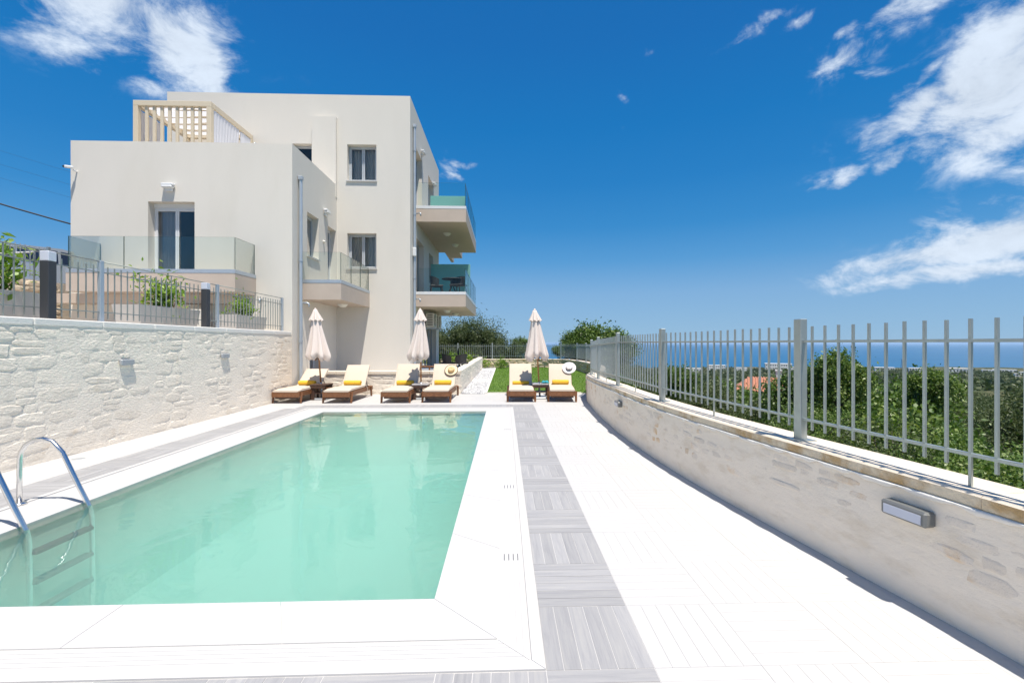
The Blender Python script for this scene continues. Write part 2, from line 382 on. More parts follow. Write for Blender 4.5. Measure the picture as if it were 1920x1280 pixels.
def pool_mat():
    m, ns, ls = new_mat('pool_water')
    out = nd(ns, 'ShaderNodeOutputMaterial'); mx = nd(ns, 'ShaderNodeMixShader')
    tr = nd(ns, 'ShaderNodeBsdfTransparent'); tr.inputs[0].default_value = (.97, .99, .98, 1)
    gl = nd(ns, 'ShaderNodeBsdfGlossy'); gl.inputs['Roughness'].default_value = .015
    g = nd(ns, 'ShaderNodeNewGeometry')
    t1 = nd(ns, 'ShaderNodeTexNoise'); t1.inputs['Scale'].default_value = 1.7; t1.inputs['Detail'].default_value = 3; t1.inputs['Distortion'].default_value = .8
    ls.new(g.outputs['Position'], t1.inputs['Vector'])
    bp = nd(ns, 'ShaderNodeBump'); bp.inputs['Strength'].default_value = .26; bp.inputs['Distance'].default_value = .03
    ls.new(t1.outputs[0], bp.inputs['Height']); ls.new(bp.outputs[0], gl.inputs['Normal'])
    fr = nd(ns, 'ShaderNodeFresnel'); fr.inputs[0].default_value = 1.33; ls.new(bp.outputs[0], fr.inputs['Normal'])
    ls.new(fr.outputs[0], mx.inputs[0]); ls.new(tr.outputs[0], mx.inputs[1]); ls.new(gl.outputs[0], mx.inputs[2]); ls.new(mx.outputs[0], out.inputs[0])
    va = nd(ns, 'ShaderNodeVolumeAbsorption'); va.inputs['Color'].default_value = (.14, .86, .78, 1); va.inputs['Density'].default_value = .25
    vs_ = nd(ns, 'ShaderNodeVolumeScatter'); vs_.inputs['Color'].default_value = (.82, 1.0, .985, 1); vs_.inputs['Density'].default_value = .46; vs_.inputs['Anisotropy'].default_value = .2
    av = nd(ns, 'ShaderNodeAddShader'); ls.new(va.outputs[0], av.inputs[0]); ls.new(vs_.outputs[0], av.inputs[1])
    ls.new(av.outputs[0], out.inputs['Volume'])
    return m
M['water'] = pool_mat()
M['pool_plaster'] = mat('pale_pool_plaster', (.43, .565, .505), .8, var=.05, vscale=2)

# ------------------------------------------------------------------ geometry helpers
def link(o, parent=None):
    C.objects.link(o)
    if parent is not None: o.parent = parent
    return o
def tag(o, label=None, cat=None, group=None, kind=None):
    if label: o['label'] = label
    if cat: o['category'] = cat
    if group: o['group'] = group
    if kind: o['kind'] = kind
    return o
def thing(name, label, cat, loc=(0, 0, 0), group=None, rz=0):
    o = bpy.data.objects.new(name, None); o.empty_display_size = .2
    link(o); o.location = loc; o.rotation_euler = (0, 0, rz)
    return tag(o, label, cat, group)
def copy_tree(o, parent=None):
    c = o.copy(); C.objects.link(c)
    if parent is not None: c.parent = parent
    for ch in list(o.children): copy_tree(ch, c)
    return c

class MB:
    def __init__(s): s.v = []; s.f = []; s.m = []; s.mi = 0
    def add(s, vs, fs):
        k = len(s.v); s.v += [tuple(p) for p in vs]
        for f in fs: s.f.append(tuple(i + k for i in f)); s.m.append(s.mi)
        return s
    def quad(s, a, b, c, d): return s.add([a, b, c, d], [(0, 1, 2, 3)])
    def box(s, c, d, rot=None, taper=1.0):
        x, y, z = d[0] / 2, d[1] / 2, d[2] / 2
        vs = [Vector((sx * x * (taper if sz > 0 else 1), sy * y * (taper if sz > 0 else 1), sz * z)) for sz in (-1, 1) for sy in (-1, 1) for sx in (-1, 1)]
        if rot is not None:
            mt = rot if isinstance(rot, Matrix) else Euler(rot).to_matrix()
            vs = [mt @ v for v in vs]
        cc = Vector(c)
        return s.add([v + cc for v in vs], [(0, 2, 3, 1), (4, 5, 7, 6), (0, 1, 5, 4), (2, 6, 7, 3), (0, 4, 6, 2), (1, 3, 7, 5)])
    def bb(s, x0, x1, y0, y1, z0, z1): return s.box(((x0 + x1) / 2, (y0 + y1) / 2, (z0 + z1) / 2), (x1 - x0, y1 - y0, z1 - z0))
    def cbox(s, c, d, b=.01, rot=None):
        bm = bmesh.new(); bmesh.ops.create_cube(bm, size=1)
        for v in bm.verts: v.co = Vector((v.co.x * d[0], v.co.y * d[1], v.co.z * d[2]))
        bmesh.ops.bevel(bm, geom=bm.edges[:], offset=min(b, min(d) * .45), segments=1, affect='EDGES')
        mt = Euler(rot).to_matrix() if rot is not None else Matrix.Identity(3)
        vs = [mt @ v.co + Vector(c) for v in bm.verts]; bm.verts.index_update()
        s.add(vs, [tuple(v.index for v in f.verts) for f in bm.faces]); bm.free(); return s
    def tube(s, pts, r, n=8, cap=True):
        pts = [Vector(p) for p in pts]; k = len(pts)
        rs = r if isinstance(r, (list, tuple)) else [r] * k
        ref = None; rings = []
        for i, p in enumerate(pts):
            t = (pts[min(i + 1, k - 1)] - pts[max(i - 1, 0)]).normalized()
            if ref is None:
                ref = Vector((0, 0, 1)) if abs(t.z) < .9 else Vector((1, 0, 0))
            u = t.cross(ref).normalized(); w = u.cross(t).normalized(); ref = w
            rings.append([p + (u * math.cos(a) + w * math.sin(a)) * rs[i] for a in [2 * math.pi * j / n for j in range(n)]])
        vs = [q for rr in rings for q in rr]; fs = []
        for i in range(k - 1):
            for j in range(n):
                a, b = i * n + j, i * n + (j + 1) % n
                fs.append((a, b, b + n, a + n))
        if cap: fs += [tuple(range(n - 1, -1, -1)), tuple((k - 1) * n + j for j in range(n))]
        return s.add(vs, fs)
    def lathe(s, c, prof, n=16, wob=None):
        vs = []; fs = []; c = Vector(c)
        for i, (r, z) in enumerate(prof):
            for j in range(n):
                a = 2 * math.pi * j / n
                rr = r * (wob(i, j, a) if wob else 1)
                vs.append(c + Vector((rr * math.cos(a), rr * math.sin(a), z)))
        for i in range(len(prof) - 1):
            for j in range(n):
                a, b = i * n + j, i * n + (j + 1) % n
                fs.append((a, b, b + n, a + n))
        fs.append(tuple(range(n - 1, -1, -1))); fs.append(tuple((len(prof) - 1) * n + j for j in range(n)))
        return s.add(vs, fs)
    def prism(s, poly, z0, z1):
        k = len(poly)
        vs = [(x, y, z0) for x, y in poly] + [(x, y, z1) for x, y in poly]
        fs = [tuple(range(k - 1, -1, -1)), tuple(range(k, 2 * k))] + [(i, (i + 1) % k, (i + 1) % k + k, i + k) for i in range(k)]
        return s.add(vs, fs)
    def mesh(s, name, mats, smooth=False):
        me = bpy.data.meshes.new(name); me.from_pydata(s.v, [], s.f)
        for m in (mats if isinstance(mats, (list, tuple)) else [mats]): me.materials.append(M[m] if isinstance(m, str) else m)
        if any(s.m): me.polygons.foreach_set('material_index', s.m)
        if smooth: me.polygons.foreach_set('use_smooth', [True] * len(me.polygons))
        me.update(); return me
    def build(s, name, mats, parent=None, smooth=False, off=None):
        """vertices are world coordinates; under a parent they become relative to it"""
        if parent is not None or off is not None:
            o = Vector(off) if off is not None else base(parent)
            s.v = [tuple(Vector(p) - o) for p in s.v]
        ob = bpy.data.objects.new(name, s.mesh(name, mats, smooth)); link(ob, parent)
        if off is not None and parent is None: ob.location = off
        return ob
def base(p):
    v = Vector(p.location)
    while p.parent is not None: p = p.parent; v = v + Vector(p.location)
    return v
def smoothed(ob, ang=40):
    me = ob.data
    me.polygons.foreach_set('use_smooth', [True] * len(me.polygons))
    if hasattr(me, 'set_sharp_from_angle'): me.set_sharp_from_angle(angle=R(ang))
    return ob
def struct(ob): ob['kind'] = 'structure'; return ob

def np_mesh(name, verts, faces4, mats, midx=None, smooth=False):
    me = bpy.data.meshes.new(name)
    n, k = len(verts), len(faces4)
    w = faces4.shape[1]
    me.vertices.add(n); me.vertices.foreach_set('co', np.asarray(verts, dtype=np.float32).ravel())
    me.loops.add(k * w); me.loops.foreach_set('vertex_index', np.asarray(faces4, dtype=np.int32).ravel())
    me.polygons.add(k); me.polygons.foreach_set('loop_start', np.arange(0, k * w, w, dtype=np.int32))
    me.polygons.foreach_set('loop_total', np.full(k, w, dtype=np.int32))
    for m in (mats if isinstance(mats, (list, tuple)) else [mats]): me.materials.append(M[m])
    if midx is not None: me.polygons.foreach_set('material_index', np.asarray(midx, dtype=np.int32))
    if smooth: me.polygons.foreach_set('use_smooth', np.ones(k, dtype=bool))
    me.update(calc_edges=True); me.validate(); return me

class Path:
    """smooth curve through points, walked by arc length; normal is to the left of travel"""
    def __init__(s, pts, step=.05, straight=False):
        P = [Vector((*p, 0)) for p in pts]; out = []
        if straight or len(P) == 2: out = P
        else:
            Q = [2 * P[0] - P[1]] + P + [2 * P[-1] - P[-2]]
            for i in range(1, len(Q) - 2):
                a, b, c, d = Q[i - 1:i + 3]; k = max(2, int((c - b).length / step))
                for j in range(k):
                    t = j / k
                    out.append(.5 * ((2 * b) + (c - a) * t + (2 * a - 5 * b + 4 * c - d) * t * t + (3 * b - a - 3 * c + d) * t ** 3))
            out.append(P[-1])
        s.p = out; s.c = [0]
        for i in range(1, len(out)): s.c.append(s.c[-1] + (out[i] - out[i - 1]).length)
        s.len = s.c[-1]
    def at(s, d):
        d = max(0, min(s.len - 1e-6, d)); lo, hi = 0, len(s.c) - 1
        while hi - lo > 1:
            m = (lo + hi) // 2
            if s.c[m] <= d: lo = m
            else: hi = m
        a, b = s.p[lo], s.p[hi]; t = (b - a).normalized()
        return a + t * (d - s.c[lo]), t, Vector((-t.y, t.x, 0))

def wob(x, y, k=0.0): return math.sin(x * 2.3 + k) * .5 + math.sin(y * 3.1 + x * 1.7 + k * 2) * .3 + math.sin(x * 5.9 - y * 4.3 + k) * .2

def wall_body(name, path, s0, s1, thick, z0, ztop, m, parent, disp=.012, ds=.12, nz=10, k=0.0, side=1):
    """rubble wall core: displaced front face on the path, flat back; side=1 puts the face to the left of travel"""
    ns = max(2, int((s1 - s0) / ds)); mb = MB()
    def row(s, j):
        p, t, n = path.at(s); zt = ztop(s); z = z0 + (zt - z0) * j / nz
        e = disp * (wob(s * 2.1, z * 5, k) + .6 * math.sin(s * 13.7 + z * 9.1 + k) * math.cos(z * 17 + s * 5)) if 0 < j < nz else 0
        return p + n * side * e + Vector((0, 0, z))
    vs = []
    for i in range(ns + 1):
        s = s0 + (s1 - s0) * i / ns
        p, t, n = path.at(s); zt = ztop(s)
        vs += [row(s, j) for j in range(nz + 1)]
        b = p - n * side * thick
        vs += [b + Vector((0, 0, zt)), b + Vector((0, 0, z0))]
    w = nz + 3; fs = []
    for i in range(ns):
        for j in range(w):
            a, b = i * w + j, i * w + (j + 1) % w
            f = (a, a + w, b + w, b)
            fs.append(f if side < 0 else f[::-1])
    fs.append(tuple(range(w)) if side < 0 else tuple(range(w - 1, -1, -1)))
    e = [ns * w + j for j in range(w)]
    fs.append(tuple(e[::-1]) if side < 0 else tuple(e))
    mb.add(vs, fs)
    ob = mb.build(name, m, parent); smoothed(ob, 50); return ob

def stone_protos(prefix, m, n=10, soft=.12, bulge=.5, seed=3, sq=.92):
    """unit stones: x,z in -.5..+.5, y 0 (buried) to -1 (proud)"""
    r = random.Random(seed); out = []
    for q in range(n):
        k = 11; mb = MB(); ring = []
        for i in range(k):
            a = 2 * math.pi * i / k + r.uniform(-.15, .15)
            c, s_ = math.cos(a), math.sin(a)
            e = 1 / max(abs(c), abs(s_)) ** sq
            rad = .5 * e * r.uniform(.88, 1.0)
            ring.append((max(-.5, min(.5, c * rad)), max(-.5, min(.5, s_ * rad))))
        vs = [(x, .3, z) for x, z in ring] + [(x * .97, -.45 + r.uniform(-.1, .1), z * .97) for x, z in ring]
        vs += [(x * (1 - soft - r.uniform(0, .12)), -.8 + r.uniform(-.2, .1), z * (1 - soft - r.uniform(0, .16))) for x, z in ring]
        vs += [(x * .45 + r.uniform(-.05, .05), -.8 - bulge * r.uniform(.0, .5), z * .45 + r.uniform(-.05, .05)) for x, z in ring[::2]]
        fs = []
        for lay in range(2):
            for i in range(k):
                a, b = lay * k + i, lay * k + (i + 1) % k
                fs.append((a, b, b + k, a + k))
        h = (k + 1) // 2; o2, o3 = 2 * k, 3 * k
        for i in range(k):
            a, b = o2 + i, o2 + (i + 1) % k
            ia, ib = o3 + (i // 2) % h, o3 + (((i + 1) % k) // 2) % h
            fs.append((a, b, ia) if ia == ib else (a, b, ib, ia))
        fs.append(tuple(o3 + i for i in range(h)))
        mb.add(vs, fs)
        me = mb.mesh('stone', m); me.polygons.foreach_set('use_smooth', [True] * len(me.polygons))
        if hasattr(me, 'set_sharp_from_angle'): me.set_sharp_from_angle(angle=R(38))
        out.append(me)
    return out

def lay_stones(parent, protos, path, s0, s1, z0, ztop, rows, wid, proud, rnd, side=1, keep=1.0, gap=.018, cap=300, zmin=None):
    """rubble courses with uneven beds; every stone is an object of its own"""
    H = ztop((s0 + s1) / 2) - z0
    hs = []; z = 0
    while z < H - rows[0] * .6:
        h = rnd.uniform(*rows); hs.append((z, min(h, H - z))); z += h
    n = 0; par = base(parent)
    for (zb, h) in hs:
        s = s0 + rnd.uniform(-.1, 0)
        while s < s1 - .05:
            w = rnd.uniform(*wid) * (1.15 if h > rows[1] * .75 else .85)
            w = min(w, s1 - s)
            if w < wid[0] * .4: break
            parts = [(zb, h)]
            if h > rows[0] * 1.5 and rnd.random() < .3:
                q = rnd.uniform(.4, .6); parts = [(zb, h * q), (zb + h * q, h * (1 - q))]
            for (z_, hh) in parts:
                if rnd.random() > keep or n >= cap: continue
                sc = s + w / 2
                zc = z0 + z_ + hh / 2 + .035 * math.sin(sc * 2.7 + z_ * 3) + rnd.uniform(-.012, .012)
                if zmin is not None and zc < zmin(sc): continue
                if zc + hh / 2 > ztop(sc) - .005: zc = ztop(sc) - .005 - hh / 2
                p, t, nn = path.at(sc)
                ob = bpy.data.objects.new('stone', rnd.choice(protos)); link(ob, parent)
                pr = rnd.uniform(*proud)
                ob.location = p + Vector((0, 0, zc)) - nn * side * .004 - par
                ob.rotation_euler = (0, rnd.uniform(-.07, .07) + rnd.choice((0, math.pi)), math.atan2(nn.y * side, nn.x * side) + math.pi / 2)
                fx = rnd.choice((-1, 1))
                ob.scale = (w - gap, pr, hh - gap)
                n += 1
            s += w
    return n

def holed(mb, o, u, n, Wd, H, holes, depth):
    """wall face in plane (o; u along, z up), outward normal n, with recessed rectangular openings"""
    o, u, n = Vector(o), Vector(u), Vector(n); z = Vector((0, 0, 1))
    us = sorted({0, Wd, *[h[0] for h in holes], *[h[2] for h in holes]}); vs = sorted({0, H, *[h[1] for h in holes], *[h[3] for h in holes]})
    flip = u.cross(z).dot(n) < 0
    def q(a, b, c, d): mb.quad(*((d, c, b, a) if flip else (a, b, c, d)))
    for i in range(len(us) - 1):
        for j in range(len(vs) - 1):
            cu, cv = (us[i] + us[i + 1]) / 2, (vs[j] + vs[j + 1]) / 2
            if any(h[0] < cu < h[2] and h[1] < cv < h[3] for h in holes): continue
            P = lambda a, b: o + u * a + z * b
            q(P(us[i], vs[j]), P(us[i + 1], vs[j]), P(us[i + 1], vs[j + 1]), P(us[i], vs[j + 1]))
    for (a0, b0, a1, b1) in holes:
        P = lambda a, b, d: o + u * a + z * b - n * d
        q(P(a0, b0, 0), P(a1, b0, 0), P(a1, b0, depth), P(a0, b0, depth))
        q(P(a0, b1, depth), P(a1, b1, depth), P(a1, b1, 0), P(a0, b1, 0))
        q(P(a0, b0, depth), P(a0, b1, depth), P(a0, b1, 0), P(a0, b0, 0))
        q(P(a1, b0, 0), P(a1, b1, 0), P(a1, b1, depth), P(a1, b0, depth))

def window(parent, o, u, n, w, h, m='frame_grey', leaves=2, sill=True, name='window', curtain=None, rec=.2, drop=.0, label=None):
    """framed window standing in a recess; o = lower-left corner of the opening on the outer face"""
    o, u, n = Vector(o), Vector(u), Vector(n); z = Vector((0, 0, 1)); rot = Matrix((u, n, z)).transposed()
    def B(mb, a0, a1, b0, b1, d0, d1):
        c = o + u * (a0 + a1) / 2 + z * (b0 + b1) / 2 - n * (d0 + d1) / 2
        mb.box(c, (a1 - a0, d1 - d0, b1 - b0), rot)
    f = MB(); t = .045; r = rec; e = .002; hh = h - drop
    B(f, e, t, e, hh - e, r, r + .07); B(f, w - t, w - e, e, hh - e, r, r + .07)
    B(f, t, w - t, e, t, r, r + .07); B(f, t, w - t, hh - t, hh - e, r, r + .07)
    if drop: B(f, e, w - e, hh, h - e, r - .03, r + .08)
    lw = (w - 2 * t) / leaves
    for i in range(leaves):
        a, b = t + i * lw, t + (i + 1) * lw; s = .05; r2 = r + .012
        B(f, a + .004, a + s, t + .004, hh - t - .004, r2 - .02, r2 + .04); B(f, b - s, b - .004, t + .004, hh - t - .004, r2 - .02, r2 + .04)
        B(f, a + s, b - s, t + .004, t + s, r2 - .02, r2 + .04); B(f, a + s, b - s, hh - t - s, hh - t - .004, r2 - .02, r2 + .04)
    wd = f.build(name, m, parent)
    if label: wd['label'] = label
    for i in range(leaves):
        a, b = t + i * lw + .045, t + (i + 1) * lw - .045
        p = MB(); B(p, a, b, t + .045, hh - t - .045, r + .018, r + .026); p.build('pane', 'pane', wd)
    if sill:
        p = MB(); B(p, -.03, w + .03, -.045, -.004, -.045, r); p.build('sill', 'white_paint' if m == 'white_paint' else 'coping', wd)
    if curtain:
        for (c0, c1, cm) in curtain:
            p = MB(); k = max(4, int((c1 - c0) * w / .05)); vs = []
            for i in range(k + 1):
                a = t + (w - 2 * t) * (c0 + (c1 - c0) * i / k); d = r + .18 + .025 * (1 if i % 2 else -1)
                for b in (.06, hh - .06): vs.append(o + u * a + z * b - n * d)
            p.add(vs, [(2 * i, 2 * i + 2, 2 * i + 3, 2 * i + 1) for i in range(k)]); p.build('curtain', cm, wd)
    return wd

# ------------------------------------------------------------------ foliage
def leaf_quads(cent, size, up=.35, ratio=.45, fold=True):
    n = len(cent)
    d = nrng.normal(size=(n, 3)); d /= np.linalg.norm(d, axis=1, keepdims=True)
    nv = nrng.normal(size=(n, 3)) + np.array([0, 0, up * 2]); nv -= d * np.sum(nv * d, axis=1, keepdims=True); nv /= np.linalg.norm(nv, axis=1, keepdims=True)
    sd = np.cross(d, nv)
    L_ = (size * nrng.uniform(.6, 1.25, n))[:, None]
    a = cent - d * L_ * .5; c = cent + d * L_ * .5
    b = cent + sd * L_ * ratio * .5 + nv * L_ * .10 - d * L_ * .05; e = cent - sd * L_ * ratio * .5 + nv * L_ * .10 - d * L_ * .05
    v = np.stack([a, b, c, e], axis=1).reshape(-1, 3)
    return v, np.arange(4 * n).reshape(-1, 4)
def clump_points(n, rad, clumps, spread, shell=.55, flat=1.0, lower=-.6):
    cs = []
    while len(cs) < clumps:
        p = nrng.normal(size=3); p /= np.linalg.norm(p); p *= nrng.uniform(shell, 1.0)
        if p[2] > lower: cs.append(p)
    cs = np.array(cs) * np.array(rad); w = nrng.uniform(.4, 1.6, clumps); w /= w.sum()
    idx = nrng.choice(clumps, n, p=w); sp = spread * nrng.uniform(.5, 1.35, clumps)
    off = nrng.normal(size=(n, 3)) * sp[idx][:, None] * np.array([1, 1, flat])
    return cs[idx] + off, cs
def crown_mesh(name, rad, n, clumps, spread, leaf, m, shell=.55, up=.35, ratio=.45, lower=-.6):
    p, cs = clump_points(n, rad, clumps, spread, shell, lower=lower)
    v, f = leaf_quads(p, leaf, up, ratio)
    return np_mesh(name, v, f, m), cs
def limb_mesh(name, cs, base_z, r0, k, seed, m='bark'):
    r = random.Random(seed); mb = MB()
    fork = Vector((r.uniform(-.1, .1), r.uniform(-.1, .1), base_z * .45))
    mb.tube([(0, 0, base_z), (r.uniform(-.06, .06), r.uniform(-.06, .06), base_z * .72), fork], [r0 * 1.3, r0, r0 * .85], 8)
    for c in r.sample(list(range(len(cs))), min(k, len(cs))):
        e = Vector(cs[c]); mid = fork.lerp(e, .5) + Vector((r.uniform(-.15, .15), r.uniform(-.15, .15), r.uniform(0, .2)))
        mb.tube([fork, mid, e], [r0 * .55, r0 * .32, r0 * .10], 5)
    me = mb.mesh(name, m, True); return me
def tree(name, label, cat, crown, trunk, loc, sc=(1, 1, 1), rz=0, group=None):
    t = thing(name, label, cat, loc, group, rz); t.scale = sc
    for nm, me in (('trunk', trunk), ('crown', crown)):
        link(bpy.data.objects.new(nm, me), t)
    return t

# ------------------------------------------------------------------ terrain, sea
PROF = [(0, -2.0), (8, -2.8), (20, -4.4), (50, -8.2), (150, -19.5), (300, -33), (600, -53), (1000, -73), (1500, -91), (1950, -106), (2040, -109.6), (2080, -111), (2500, -140)]
def tz(x, y):
    hyp = math.hypot(x, y); d = max(y, .6 * hyp)
    z = float(np.interp(d, [p[0] for p in PROF], [p[1] for p in PROF]))
    if hyp > 30: z += min(3.0, (hyp - 30) * .02) * (math.sin(x * .021 + 1) * math.cos(y * .017) + .5 * math.sin(x * .06 + y * .045))
    if x < -8:
        k = min(1.0, (-8 - x) / 60); k = k * k * (3 - 2 * k)
        z = z * (1 - k) + (1.0 + .012 * hyp) * k
    return z
def make_terrain():
    radii = [0] + list(np.geomspace(4, 2900, 90)); na = 200; vs = []; fs = []
    for r in radii:
        for j in range(na):
            a = 2 * math.pi * j / na; x, y = r * math.sin(a), r * math.cos(a)
            z = tz(x, y)
            if r < 34 and x < 3: z = min(z, -2.0)
            vs.append((x, y, z))
    for i in range(len(radii) - 1):
        for j in range(na):
            a, b = i * na + j, i * na + (j + 1) % na
            fs.append((a, b, b + na, a + na))
    return struct(bpy.data.objects.new('hillside_ground', np_mesh('hillside_ground', vs, np.array(fs), 'terrain', smooth=True)))
link(make_terrain())
sea = MB(); k = 96
sea.add([(0, 0, -110)] + [(90000 * math.cos(2 * math.pi * i / k), 90000 * math.sin(2 * math.pi * i / k), -110) for i in range(k)], [(0, i + 1, (i + 1) % k + 1) for i in range(k)])
struct(sea.build('sea', 'sea'))

# ------------------------------------------------------------------ pool, coping, deck
PX0, PX1, PY0, PY1, CW = -4.10, -.415, 2.76, 10.40, .61
T = .52
OX0, OX1, OY0, OY1 = PX0 - CW, PX1 + CW, PY0 - CW, PY1 + CW
d = MB()
for (x0, x1, y0, y1) in ((-6.3, PX0 - .3, -4, 14.0), (PX1 + .3, 3.2, -4, 14.0), (PX0 - .3, PX1 + .3, -4, PY0 - .3), (PX0 - .3, PX1 + .3, PY1 + .3, 14.0)):
    d.bb(x0, x1, y0, y1, -.25, -.0018)
deck = struct(d.build('pool_deck', 'deck'))
def tile_mesh():
    m = MB(); w = T / 6
    for i in range(6): m.box((-T / 2 + w * (i + .5), 0, -.010), (w - .0012, T - .0018, .020))
    return m.mesh('tile', 'deck')
TILE = tile_mesh()
pm = MB(); pm.box((0, 0, -.010), (T / 6 - .004, T - .006, .020)); PLANK = pm.mesh('plank', 'plank')
def put_tile(parent, cx, cy, turn, z=0.0):
    o = bpy.data.objects.new('tile', TILE); link(o, parent); o.location = (cx, cy, z + rng.uniform(-.0004, .0004)); o.rotation_euler = (0, 0, R(90) if turn else 0)
def put_planks(parent, cx, cy, turn):
    w = T / 6
    for i in range(6):
        q = -T / 2 + w * (i + .5)
        o = bpy.data.objects.new('plank', PLANK); link(o, parent)
        o.location = (cx, cy + q, rng.uniform(-.0008, .0008)) if turn else (cx + q, cy, rng.uniform(-.0008, .0008))
        o.rotation_euler = (0, 0, R(90) if turn else 0)
for c in range(4):
    for r_ in range(-4, 23):
        x, y = OX1 + T + T * (c + .5), OY0 + T * (r_ + .5)
        if c == 3 and 5 < y < 12.5: continue
        put_tile(deck, x, y, (c + r_) % 2 == 1)
for r_ in range(2, 23): put_tile(deck, OX0 - T * 1.5, OY0 + T * (r_ + .5), r_ % 2 == 0)
FY0 = OY1 + T
for r_ in range(5):
    for c in range(13): put_tile(deck, OX1 + T - T * (c + .5) , FY0 + T * (r_ + .5), (c + r_) % 2 == 0)
def border(name, x0, x1, y0, y1):
    return struct(MB().bb(x0, x1, y0, y1, -.2, -.005).build(name, 'joint_grey'))
bR = border('paved_border', OX1, OX1 + T, OY0 - 4 * T, OY1 + .0)
for r_ in range(-4, 17): put_planks(bR, OX1 + T / 2, OY0 + T * (r_ + .5), r_ % 2 == 1 if r_ >= 0 else r_ % 2 == 1)
bL = border('paved_border', OX0 - T, OX0, OY0 - T, OY1)
for r_ in range(1, 17): put_planks(bL, OX0 - T / 2, OY0 + T * (r_ + .5), r_ % 2 == 1)
bN = border('paved_border', OX0, OX1, OY0 - T, OY0)
for c in range(9): put_planks(bN, OX1 - T * (c + .5), OY0 - T / 2, c % 2 == 1)
bF = border('paved_border', OX0 - T, OX1 + T, OY1, OY1 + T)
for c in range(11): put_planks(bF, OX1 + T - T * (c + .5), OY1 + T / 2, c % 2 == 0)

b = MB(); e = .006
b.bb(PX0 - .3, PX0, PY0 - .3, PY1 + .3, -1.6, -.03); b.bb(PX1, PX1 + .3, PY0 - .3, PY1 + .3, -1.6, -.03)
b.bb(PX0, PX1, PY0 - .3, PY0, -1.6, -.03); b.bb(PX0, PX1, PY1, PY1 + .3, -1.6, -.03); b.bb(PX0, PX1, PY0, PY1, -1.6, -1.22)
struct(b.build('pool_basin', 'pool_plaster'))
def rect_side(k, a):
    P = [(PX0 - a, PY0 - a), (PX1 + a, PY0 - a), (PX1 + a, PY1 + a), (PX0 - a, PY1 + a)]
    return Vector(P[k]), Vector(P[(k + 1) % 4])
cop = struct(MB().prism([(PX0 - CW, PY0 - CW), (PX1 + CW, PY0 - CW), (PX1 + CW, PY0 - .001), (PX0 - CW, PY0 - .001)], -.3, -.012).build('pool_coping', 'coping'))
b = MB(); b.bb(PX0 - CW, PX0 - .001, PY0, PY1 + CW, -.3, -.012); b.bb(PX1 + .001, PX1 + CW, PY0, PY1 + CW, -.3, -.012); b.bb(PX0, PX1, PY1 + .001, PY1 + CW, -.3, -.012)
b.build('coping_bed', 'coping', cop)
def cop_piece(name, k, a, bb_, t0, t1, z1, m='coping', gap=.0015):
    A0, A1 = rect_side(k, a); B0, B1 = rect_side(k, bb_); dr = (A1 - A0).normalized() * gap
    p = [A0.lerp(A1, t0) + dr, A0.lerp(A1, t1) - dr, B0.lerp(B1, t1) - dr, B0.lerp(B1, t0) + dr]
    return MB().prism([tuple(q) for q in p], -.06, z1).build(name, m, cop)
for k in range(4):
    n = 4 if k % 2 == 0 else 8
    for i in range(n): cop_piece('coping_slab', k, -.012 if True else 0, .372, i / n, (i + 1) / n, .004)
    for i in range(5): cop_piece('grate_bar', k, .378 + i * .0325, .378 + i * .0325 + .0308, 0, 1, .001)
    cop_piece('edge_curb', k, .546, CW - .002, 0, 1, .008)
for yy in (3.30, 4.92, 8.2):
    for i in range(4):
        x = PX1 + .378 + i * .0325 + .0316
        MB().box((x, yy, .0003), (.0045, .095, .003)).build('slot_shade_strip', 'dark_window', cop)  # thin dark strip, its colour standing in for the shade inside a lifting slot
w = MB(); o_ = .02
w.bb(PX0 - o_, PX1 + o_, PY0 - o_, PY1 + o_, -1.5, -.010)
struct(w.build('pool_water', 'water'))

# ladder
ld = thing('pool_ladder', 'stainless steel pool ladder with two arched rails at the left edge of the water', 'pool ladder', (-4.3, 4.24, 0))
for yy in (3.95, 4.53):
    pts = [(-4.66, yy, 0), (-4.66, yy, .28), (-4.655, yy, .44)] + [(-4.455 - .20 * math.cos(a), yy, .445 + .185 * math.sin(a)) for a in [R(20), R(45), R(70), R(95), R(120)]]
    pts += [(-4.26, yy, .50), (-4.10, yy, .16), (-4.005, yy, -.03), (-3.985, yy, -.12), (-3.98, yy, -.5), (-3.98, yy, -.95), (-4.02, yy, -1.03), (-4.09, yy, -1.05)]
    ra = MB().tube(pts, .0215, 12).build('rail', 'chrome', ld, True)
    MB().lathe((-4.66, yy, .004), [(.055, 0), (.055, .012), (.03, .022)], 16).build('flange', 'chrome', ra, True)
for zz in (-.22, -.47, -.72): MB().cbox((-3.985, 4.24, zz), (.085, .54, .03), .006).build('step', 'dark_grey', ld)
for (x, y) in ((-5.72, 6.30), (1.88, 6.62)): MB().lathe((x, y, .0005), [(.075, 0), (.07, .003), (.02, .0035)], 16).build('floor_drain', 'lamp_grey', deck)

